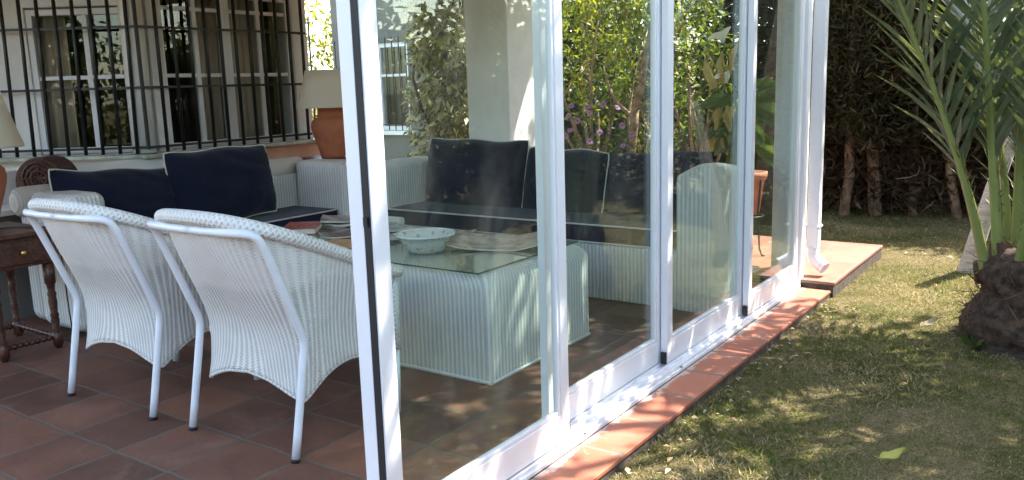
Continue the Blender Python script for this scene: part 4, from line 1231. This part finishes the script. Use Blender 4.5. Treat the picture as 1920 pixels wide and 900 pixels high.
def stalk(mb, a, b, r=0.009):
    a, b = Vector(a), Vector(b)
    m_ = Vector((a.x * 0.55 + b.x * 0.45, a.y * 0.55 + b.y * 0.45, a.z + (b.z - a.z) * 0.65))
    mb.tube([a, a.lerp(m_, 0.5) + Z * 0.03, m_, m_.lerp(b, 0.6) + Z * 0.01, b], [r, r, r * 0.9, r * 0.8, r * 0.6], 7)
stems = MB(); blades = MB(); dry = MB()
for st_, d, L, W in (((-0.10, -0.04, 1.13), (-1.0, -0.15, 0.05), 0.32, 0.062), ((0.04, -0.05, 1.22), (0.9, -0.2, 0.15), 0.22, 0.075), ((0.05, -0.06, 1.14), (0.75, -0.2, -0.5), 0.24, 0.085),
                  ((0.02, -0.08, 1.00), (0.6, -0.4, -0.6), 0.22, 0.075), ((-0.12, -0.05, 0.90), (-0.9, -0.3, 0.0), 0.22, 0.045), ((-0.02, 0.06, 1.22), (-0.4, 0.3, 0.6), 0.26, 0.08),
                  ((-0.14, 0.0, 0.84), (-0.8, -0.3, -0.45), 0.24, 0.09), ((0.08, -0.03, 0.86), (0.7, -0.3, -0.6), 0.24, 0.07), ((-0.06, -0.03, 1.02), (-0.3, -0.4, -0.8), 0.24, 0.075), ((-0.06, -0.05, 0.80), (0.1, -0.4, -0.8), 0.24, 0.08)):
    stalk(stems, (st_[0] * 0.3, st_[1] * 0.3, 0.56), st_); big_leaf(blades, st_, d, L, W, 0.25)
for st_, d, L, W in (((-0.20, -0.06, 1.09), (-0.12, -0.2, -0.9), 0.17, 0.036), ((-0.12, -0.09, 1.09), (0.1, -0.2, -0.9), 0.18, 0.040), ((-0.22, -0.06, 0.92), (-0.2, -0.2, -0.9), 0.17, 0.045), ((-0.26, -0.02, 1.22), (-0.25, -0.2, 0.9), 0.24, 0.038),
                  ((-0.20, -0.03, 1.26), (0.05, -0.2, 0.9), 0.24, 0.036), ((-0.14, -0.08, 0.90), (0.1, -0.2, -0.9), 0.16, 0.04), ((-0.14, -0.03, 1.34), (0.25, -0.2, 0.8), 0.22, 0.034)):
    stalk(stems, (st_[0] * 0.3, st_[1] * 0.3, 0.56), st_, 0.006); big_leaf(dry, st_, d, L, W, 0.05, 0.4)
blades.build('green_leaves', M['arum'], pa); dry.build('yellow_leaves', M['arumdry'], pa)
for x, y, z in ((-0.205, -0.02, 1.545), (-0.18, 0.0, 1.255), (0.03, -0.06, 1.10)):
    stalk(stems, (0.02, 0.0, 0.56), (x, y, z), 0.008)
    mb = MB()
    P = []
    for i in range(9):
        u = i / 8
        r = 0.012 + 0.046 * u ** 1.7
        P.append([(x + r * math.cos(a) - (0.05 * u * u if math.cos(a) < 0 else 0), y + r * math.sin(a), z + 0.085 * u - 0.030 * u ** 3 * (1 - math.cos(a)) * 0.5 + 0.03 * u * u * math.cos(a)) for a in np.linspace(0, 2 * math.pi, 21)])
    mb.grid(P)
    f = mb.build('flower', M['spathe'], pa)
    mb = MB(); mb.tube([(x, y, z + 0.01), (x, y, z + 0.07)], [0.006, 0.004], 8); mb.build('spadix', M['yellow'], f)
stems.build('stems', M['arum'], pa)

# ------------------------------------------------------------------ cypress hedge: one thing per tree
def cypress(label, x, y, h, tr_top, lean, crown_lo, r=0.055, w=0.62, n=15000, wid=0.13):
    t = thing('cypress_tree', label, 'tree', (x, y, -0.05), 0, 'cypress trees of the hedge')
    mb = MB()
    limb(mb, (0, 0, -0.05), (lean, 0.05, tr_top), r, r * 0.8, 0.015, 10)
    limb(mb, (lean, 0.05, tr_top), (lean * 1.2, 0.1, h), r * 0.8, 0.01, 0.01, 8)
    for k in range(26):
        z = rng.uniform(0.35, min(h - 0.3, 2.6)); a = rng.uniform(0, 2 * math.pi)
        b0 = Vector((lean * min(1, z / tr_top), 0.03, z)); ln = rng.uniform(0.25, 0.7)
        limb(mb, b0, b0 + Vector((math.cos(a) * ln, math.sin(a) * ln, rng.uniform(-0.15, 0.25))), 0.008, 0.002, 0.12, 4, 4)
    mb.build('trunk', M['palebark'], t)
    zz = crown_lo + (h - crown_lo) * rng.uniform(0, 1, n) ** 0.9
    th = rng.uniform(0, 2 * math.pi, n)
    rad = w * np.sqrt(rng.uniform(0.1, 1, n)) * np.clip((h - zz) / (h * 0.35), 0.15, 1)
    C = np.stack([lean + rad * np.cos(th), 0.05 + rad * np.sin(th) * 0.8, zz], 1)
    D = np.stack([np.cos(th), np.sin(th), rng.uniform(-0.6, 0.9, n)], 1) + rng.normal(size=(n, 3)) * 0.5
    L = rng.uniform(0.06, 0.16, n)
    quads('crown', leaf_quads(C, D, L, L * wid + 0.003), M['cypress'], t)
    # bare dry twigs low down
    m2 = int(n * 0.35)
    zz = rng.uniform(0.10, 1.75, m2); th = rng.uniform(0, 2 * math.pi, m2); rad = w * np.sqrt(rng.uniform(0.05, 1, m2))
    C = np.stack([lean * 0.6 + rad * np.cos(th), 0.32 + rad * np.sin(th) * 0.55, zz], 1)
    D = np.stack([np.cos(th), np.sin(th), rng.uniform(-0.9, 0.9, m2)], 1) + rng.normal(size=(m2, 3)) * 0.5
    L = rng.uniform(0.08, 0.30, m2)
    quads('dead_twigs', leaf_quads(C, D, L, L * rng.uniform(0.03, 0.14, m2)), M['deadtwig'], t)
    return t
hx_ = [(-2.11, 8.85, 'left'), (-1.83, 8.97, 'second'), (-1.515, 9.10, 'third'), (-1.10, 9.05, 'fourth')]
labs = ['cypress with a straight brown trunk next to the white downpipe', 'cypress with the thickest brown trunk, second from the downpipe', 'cypress with a thin pale trunk between the thick one and the leaning one', 'cypress with a low trunk leaning to the left, behind the palm']
for (x, y, _), lb, ln, r in zip(hx_, labs, (0.0, -0.10, 0.02, -0.22), (0.055, 0.068, 0.045, 0.045)):
    cypress(lb, x, y, 3.9 + rng.uniform(-0.3, 0.3), 1.3, ln, 0.75, r)
for i, (x, y) in enumerate(((-0.55, 9.3), (0.1, 9.5), (0.9, 9.6), (-2.75, 9.4), (-3.5, 9.9), (-4.3, 10.1), (-5.1, 10.2), (-5.9, 10.3), (-6.6, 10.4), (-1.9, 9.9), (-1.2, 10.0), (-0.4, 10.2), (-2.6, 10.2))):
    lbs = ['dark cypress behind the palm fronds, hidden from the waist down', 'dark cypress behind the palm at the right edge of the hedge', 'dark cypress beyond the right edge of the palm',
           'dark cypress seen through the glass door beside the downpipe', 'dark cypress behind the potted arum', 'dark cypress behind the lime shrub', 'dark cypress behind the slanting branch', 'dark cypress behind the yellow-green shrub', 'dark cypress beside the house wing',
           'back-row cypress behind the thick brown trunk', 'back-row cypress behind the thin pale trunk', 'back-row cypress behind the leaning trunk', 'back-row cypress near the door jamb']
    cypress(lbs[i], x, y, 4.0 + rng.uniform(-0.4, 0.4), 1.3, rng.uniform(-0.1, 0.1), 0.3, 0.05, 0.70, 10000, 0.30)

# ------------------------------------------------------------------ the palm
px, py = -0.195, 5.02
pm = thing('palm_tree', 'young date palm with a stubby dark trunk on the lawn', 'palm', (px, py, -0.05))
mb = MB()
P = []
NA = 48
for i in range(18):
    u = i / 17
    z = 0.50 * u
    r0 = 0.345 * (1 - 0.13 * u) * (1 - 0.35 * max(0, u - 0.72) / 0.28) + 0.03 * math.sin(u * 9)
    P.append([((r0 + 0.022 * math.sin(5 * a + 7 * u * 3) * math.sin(16 * u + 3 * a) + rng.uniform(-0.008, 0.008)) * math.cos(a), (r0 + 0.022 * math.sin(5 * a + 21 * u)) * math.sin(a), z) for a in np.linspace(0, 2 * math.pi, NA, endpoint=False)])
mb.grid(P, close=True)
mb.face([17 * NA + k for k in range(NA)])
mb.build('trunk', M['palmtrunk'], pm)
# old leaf bases and fibre
n = 700
a = rng.uniform(0, 2 * math.pi, n); z = rng.uniform(0.02, 0.56, n)
r = 0.345 * (1 - 0.26 * z) * (1 - 0.35 * np.clip(z - 0.36, 0, 0.14) / 0.14)
C = np.stack([r * np.cos(a), r * np.sin(a), z], 1)
D = np.stack([np.cos(a) * 0.5, np.sin(a) * 0.5, rng.uniform(-0.6, 1.2, n)], 1) * 0.5 + rng.normal(size=(n, 3)) * 0.6
L = rng.uniform(0.05, 0.15, n)
quads('fibre', leaf_quads(C, D, L, L * rng.uniform(0.02, 0.07, n)), M['fibre'], pm)
mb = MB()
P = [[((r + 0.05 * rng.uniform(-1, 1) * (r > 0.36)) * math.cos(a), (r + 0.05 * rng.uniform(-1, 1) * (r > 0.36)) * math.sin(a), z + rng.uniform(-0.006, 0.006)) for a in np.linspace(0, 2 * math.pi, 40, endpoint=False)] for r, z in ((0.30, 0.05), (0.34, 0.030), (0.37, 0.012), (0.40, -0.002))]
mb.grid(P, close=True); mb.build('soil_ring', M['soil'], pm)
for k in range(14):
    aa = k * 2.4; zz = 0.26 + 0.016 * k
    rr = 0.30 - 0.55 * max(0, zz - 0.32)
    p0 = Vector((rr * math.cos(aa), rr * math.sin(aa), zz)); d = Vector((0.25 * math.cos(aa), 0.25 * math.sin(aa), 1.0)).normalized()
    mb = MB(); mb.tube([p0 - d * 0.03, p0 + d * 0.04, p0 + d * 0.08], [0.050, 0.046, 0.034], 8, flat=0.5, flat_dir=(math.cos(aa), math.sin(aa), 0))
    mb.build('old_leaf_base', M['palmtrunk'], pm)

def frond(path, r0=0.034, leaf_from=0.36, leaflen=0.42, n_leaf=44, spine_from=0.10):
    """path: 4 control points relative to the palm base; one petiole with its leaflets and spines"""
    p = [np.asarray(q, float) for q in path]
    def bez(t): return (1 - t) ** 3 * p[0] + 3 * (1 - t) ** 2 * t * p[1] + 3 * (1 - t) * t * t * p[2] + t ** 3 * p[3]
    ts = np.linspace(0, 1, 30)
    pts = [bez(t) for t in ts]
    side0 = unit(np.cross(p[3] - p[0], [0, 0, 1.0]))
    mb = MB(); mb.tube([tuple(q) for q in pts], [r0 * (1 - 0.88 * t) * (1.35 if t < 0.05 else 1) for t in ts], 10, flat=0.62, flat_dir=tuple(np.cross(side0, unit(p[3] - p[0]))))
    fr = mb.build('frond', M['petiole'], pm)
    Q = []
    for s in (-1, 1):
        for i in range(n_leaf):
            t = leaf_from + (0.995 - leaf_from) * (i + rng.uniform(-0.2, 0.2)) / n_leaf
            t = min(max(t, 0), 0.999)
            c = bez(t); tg = unit(bez(min(1, t + 0.01)) - bez(max(0, t - 0.01)))
            side = unit(np.cross(tg, [0.02, 0.03, 1.0])) * s
            up = np.cross(side * s, tg)
            u = (t - leaf_from) / (1 - leaf_from)
            L = leaflen * (0.45 + 0.9 * math.sin(math.pi * min(1, 0.15 + 0.80 * u)) ) * rng.uniform(0.85, 1.1) * 0.85
            d = unit(tg * rng.uniform(0.75, 1.0) + side * rng.uniform(0.60, 0.85) + up * rng.choice([0.15, 0.45, -0.12]) + rng.normal(size=3) * 0.05)
            W = 0.029
            S = unit(np.cross(d, up)); N_ = np.cross(S, d)
            c2_ = c + d * L * 0.5; c3_ = c + d * L + np.array([0, 0, -0.06 * L])
            # two quads per leaflet (base half and tapering half), V-folded
            Q.append([c - S * W * 0.25, c + S * W * 0.25, c2_ + S * W * 0.5, c2_ - S * W * 0.5])
            Q.append([c2_ - S * W * 0.5, c2_ + S * W * 0.5, c3_ + S * 0.001, c3_ - S * 0.001])
    quads('leaflets', Q, M['palmleaf'], fr)
    mb = MB()
    for s in (-1, 1):
        for i in range(13):
            t = spine_from + (leaf_from - spine_from + 0.06) * i / 13 + rng.uniform(-0.01, 0.01)
            c = bez(t); tg = unit(bez(t + 0.01) - bez(max(0, t - 0.01)))
            side = unit(np.cross(tg, [0.02, 0.03, 1.0])) * s
            d = unit(tg * 0.75 + side * 0.6 + rng.normal(size=3) * 0.15)
            ln = 0.05 + 0.12 * (i / 13) * rng.uniform(0.6, 1.2)
            mb.tube([tuple(c + side * r0 * 0.4), tuple(c + d * ln)], [0.0042, 0.0006], 5)
    mb.build('spines', M['spine'], fr)
    return fr
Rl = lambda x, y, z: (x - px, y - py, z + 0.05)
frond([Rl(-0.45, 4.94, 0.27), Rl(-0.54, 4.90, 0.72), Rl(-0.68, 4.80, 1.20), Rl(-1.02, 4.45, 2.05)], 0.040, 0.40)
frond([Rl(-0.39, 4.91, 0.28), Rl(-0.45, 4.88, 0.85), Rl(-0.50, 4.82, 1.35), Rl(-0.60, 4.55, 2.45)], 0.036, 0.36)
frond([Rl(-0.31, 4.84, 0.27), Rl(-0.26, 4.72, 0.80), Rl(-0.16, 4.62, 1.30), Rl(0.10, 4.25, 2.20)], 0.036, 0.36)
frond([Rl(-0.36, 5.05, 0.30), Rl(-0.42, 5.10, 0.95), Rl(-0.52, 5.15, 1.50), Rl(-0.95, 5.30, 2.45)], 0.032, 0.34)
frond([Rl(-0.32, 4.98, 0.32), Rl(-0.36, 4.97, 1.00), Rl(-0.34, 4.92, 1.60), Rl(-0.36, 4.70, 2.75)], 0.034, 0.34)
for k, aa in enumerate((0.1, 1.1, 2.2, -0.7)):
    rr = rng.uniform(0.9, 1.3); hh = rng.uniform(1.7, 2.6)
    ca, sa = math.cos(aa), math.sin(aa)
    frond([(0.12 * ca, 0.12 * sa, 0.36), (0.25 * ca, 0.25 * sa, 1.0), (0.45 * rr * ca, 0.45 * rr * sa, 1.6), (rr * ca, rr * sa, hh)], 0.032, 0.34)
# young sprout at its foot
ys = thing('grass_sprout', 'small broad green sprout at the foot of the palm', 'plant', (-0.46, 4.72, -0.045))
Q = []
for k in range(11):
    aa = rng.uniform(0, 2 * math.pi); L = rng.uniform(0.08, 0.16)
    Q.append(leaf_quads(np.zeros((1, 3)), np.array([[math.cos(aa), math.sin(aa), rng.uniform(0.25, 0.9)]]), L, 0.035)[0])
quads('blades', Q, M['green'], ys)
# pale leaning stake behind the palm
mb = MB()
mb.tube([(-0.735, 6.60, -0.08), (-0.60, 6.60, 0.55), (-0.45, 6.62, 1.15)], [0.062, 0.052, 0.042], 12)
tag(mb.build('wooden_stake', M['paleboard'], bevel=0.006), 'weathered pale wooden stake leaning behind the palm trunk', 'stake')

# ------------------------------------------------------------------ shade trees outside the picture (they cast the dappled shade and show in the glass)
def off_camera_shade_tree(label, base, cc, rr, n, per, L, W, mat, rad, tr, thin=None):
    t = thing('shade_tree', label, 'tree', base, 0, 'shade trees round the garden')
    B = np.asarray(base)
    a, b_ = cloud(np.asarray(cc) - B, rr, n, rad)
    if thin:
        k = [i for i, p in enumerate(a) if not thin(p[0] + B[0], p[1] + B[1], p[2] + B[2])]
        a, b_ = [a[i] for i in k], [b_[i] for i in k]
    quads('crown', clumps(a, b_, per, L, W, droop=0.2, flatten=0.8), M[mat], t)
    mb = MB()
    top = (np.asarray(cc) - B) * np.array([0.4, 0.4, 0.55])
    limb(mb, (0, 0, -0.05), tuple(top), tr, tr * 0.7, 0.03, 12)
    for i in np.linspace(0, len(a) - 1, 16).astype(int): limb(mb, tuple(top), a[i], tr * 0.45, 0.015, 0.10, 7)
    mb.build('trunk', M['bark'], t)
    return t
def open_crown(x, y, z):
    """gaps in the crown: where its shadow would reach the tile path and the sunny corner of the lawn"""
    gx, gy = x - SUN.x / SUN.z * z, y - SUN.y / SUN.z * z
    if -1.85 < gx < -1.15 and gy < 4.6: return rng.uniform() < 0.60
    if gy > 4.9 and -1.9 < gx < -0.3: return rng.uniform() < 0.84
    if gx > -0.5 and gy > 4.3: return rng.uniform() < 0.45
    return rng.uniform() < 0.12
off_camera_shade_tree('broad shade tree standing on the lawn to the right of the palm', (2.2, 7.4, -0.05), (1.5, 5.6, 5.2), (2.5, 3.3, 0.8), 215, 56, 0.17, 0.075, 'green', 0.40, 0.16, open_crown)
off_camera_shade_tree('second broad shade tree on the lawn nearer the camera', (3.6, 0.8, -0.05), (1.9, 2.2, 5.5), (2.5, 2.2, 0.8), 125, 56, 0.17, 0.075, 'green', 0.40, 0.15, open_crown)
off_camera_shade_tree('tall evergreen beyond the hedge corner', (1.2, 11.6, -0.05), (0.4, 11.3, 4.4), (2.6, 1.3, 1.6), 130, 60, 0.17, 0.075, 'deep', 0.45, 0.15)
off_camera_shade_tree('garden tree whose light crown hangs over the end of the porch', (-2.6, 8.0, -0.05), (-1.7, 7.7, 4.9), (1.3, 1.0, 0.7), 45, 50, 0.15, 0.065, 'lime', 0.34, 0.09)
lbl = ['dense laurel shrub at the %s end of the border across from the doors', 'dense laurel shrub %s in the border across from the doors']
spots = [(3.9, -4.2), (3.7, -2.2), (3.4, -0.2), (3.0, 1.8), (2.9, 4.0), (3.0, 6.2), (3.1, 8.4), (2.9, 10.4), (3.0, -6.0), (1.8, -6.3), (-0.6, -6.2), (-3.0, -6.4), (-5.4, -6.2), (-7.6, -6.0), (-9.6, -5.2)]
for i, (x, y) in enumerate(spots):  # unseen laurels added so the glass reflects dark leaves
    a, b_ = cloud((x, y, 1.22 if y > -4 else 1.6), (0.8, 1.4 if y > -5 else 0.9, 1.35 if y > -4 else 1.7), 120, 0.36)
    a = [(p[0], p[1], p[2] - (0.45 if k % 3 == 0 and p[2] > 0.6 else 0.0)) for k, p in enumerate(a)]
    if y < -4: a = [(p[0] * 1.0 + (p[0] - x) * 0.4, p[1], p[2]) for p in a]
    shrub('laurel_shrub', 'dense laurel shrub of the clipped border round the lawn', 'shrub', (x, y, -0.05), a, b_, 42, 0.17, 0.07, M['deep'], 0.06, group='laurel shrubs of the lawn border')
# greenery and an iron fence in the gap between the bay and the wing
fe = thing('iron_fence', 'black iron fence between the bay window and the far wing', 'fence', (-10.2, 8.6, -0.05))
for k in range(13):
    mb = MB(); mb.tube([(-0.85 + 0.13 * k, 0, 0), (-0.85 + 0.13 * k, 0, 2.4)], 0.014, 8); mb.build('bar', M['iron'], fe)
for z in (0.2, 1.75, 2.35):
    mb = MB(); mb.box(-0.9, 0.76, -0.006, 0.006, z - 0.012, z + 0.012); mb.build('rail', M['iron'], fe)
a, b_ = cloud((-11.0, 10.6, 1.5), (1.3, 0.6, 1.5), 70, 0.3)
shrub('leafy_shrub', 'yellow-green shrub seen through the iron fence', 'shrub', (-11.0, 10.6, -0.05), a, b_, 36, 0.13, 0.05, M['yellow'], 0.04, group='garden shrubs beyond the porch')

# ------------------------------------------------------------------ lawn grass, litter, small things
def in_bed(x, y):
    return ((x < -1.36) & (y < 5.45)) | ((x < -1.34) & (y < 6.86)) | ((x - px) ** 2 + (y - py) ** 2 < 0.33 ** 2)
n = 190000
y = 1.2 + 8.2 * rng.uniform(0, 1, n) ** 1.35
x = rng.uniform(-2.7, 0.9, n)
ne = 5000
x = np.concatenate([x, -1.349 + np.abs(rng.normal(size=ne)) * 0.035]); y = np.concatenate([y, 1.2 + 4.2 * rng.uniform(0, 1, ne)])
patch = np.sin(9.0 * y + 3 * np.sin(5 * y)) + rng.normal(size=len(y)) * 0.5
keep = ~in_bed(x, y) & (x < 0.35) & (x > -2.6) & ~((x < -1.27) & (patch > 0.55))
x, y = x[keep], y[keep]; n = len(x)
C = np.stack([x, y, np.full(n, -0.052)], 1)
D = rng.normal(size=(n, 3)) * np.array([0.9, 0.9, 0.25]) + np.array([0, 0, 0.75])
L = rng.uniform(0.011, 0.032, n) * (1.0 + 0.35 * np.sin(3.1 * x + 1.7 * y) * np.sin(2.3 * y - x))
g = quads('grass', leaf_quads(C, D, L, L * 0.13 + 0.0014), M['blade'])
tag(g, kind='stuff')
n = 1500
x = np.concatenate([rng.uniform(-3.0, 0.6, 900), rng.uniform(-1.36, -1.15, 160)]); y = np.concatenate([rng.uniform(7.0, 9.6, 900) , rng.uniform(1.8, 5.4, 160)])
keep = ~in_bed(x, y); x, y = x[keep], y[keep]; n = len(x)
C = np.stack([x, y, np.full(n, -0.035)], 1)
D = rng.normal(size=(n, 3)) * np.array([1, 1, 0.12])
L = rng.uniform(0.012, 0.045, n)
lt = quads('leaf_litter', leaf_quads(C, D, L, L * 0.5, N=np.array([0, 0, 1.0]) + rng.normal(size=(n, 3)) * 0.3), M['litter'])
tag(lt, kind='stuff')
def fallen(label, loc, L, rz, mat):
    mb = MB()
    P = []
    for i in range(11):
        u = i / 10; w = L * 0.27 * math.sin(math.pi * min(1, 0.04 + 0.96 * u)) ** 0.9 * (1 + 0.12 * math.sin(13 * u)) + 0.0006
        lift = 0.030 * u ** 2 + 0.004 * math.sin(9 * u)
        P.append([(L * (u - 0.5), -w, 0.010 + lift + 0.012 * u), (L * (u - 0.5), -w * 0.5, 0.004 + lift), (L * (u - 0.5) + 0.004, 0, 0.001 + lift), (L * (u - 0.5), w * 0.5, 0.006 + lift), (L * (u - 0.5), w * 0.9, 0.018 + lift)])
    mb.grid(P)
    mb.tube([(-L * 0.5, 0, 0.004), (-L * 0.72, 0.008, 0.010)], [0.0018, 0.0010], 5)
    o = mb.build('fallen_leaf', mat); o.location = loc; o.rotation_euler = (0.12, 0.05, rz)
    return tag(o, label, 'leaf')
fallen('yellow-green fallen leaf on the lawn near the bottom edge', (-0.535, 3.07, -0.012), 0.085, 0.6, M['fallen'])
fallen('bleached fallen leaf on the sunny lawn left of the palm trunk', (-0.715, 4.93, -0.022), 0.10, 0.9, M['fallen_pale'])
mb = MB()
for k in range(34):
    xx = rng.uniform(-1.345, -1.27); yy = rng.uniform(2.0, 5.2); rr = rng.uniform(0.003, 0.009)
    mb.lathe([(0.0005, -rr * 0.6), (rr * 0.9, -rr * 0.3), (rr, 0.0), (rr * 0.7, rr * 0.5), (0.0005, rr * 0.65)], (xx, yy, -0.040), 7)
tag(mb.build('gravel', M['pebble']), kind='stuff')
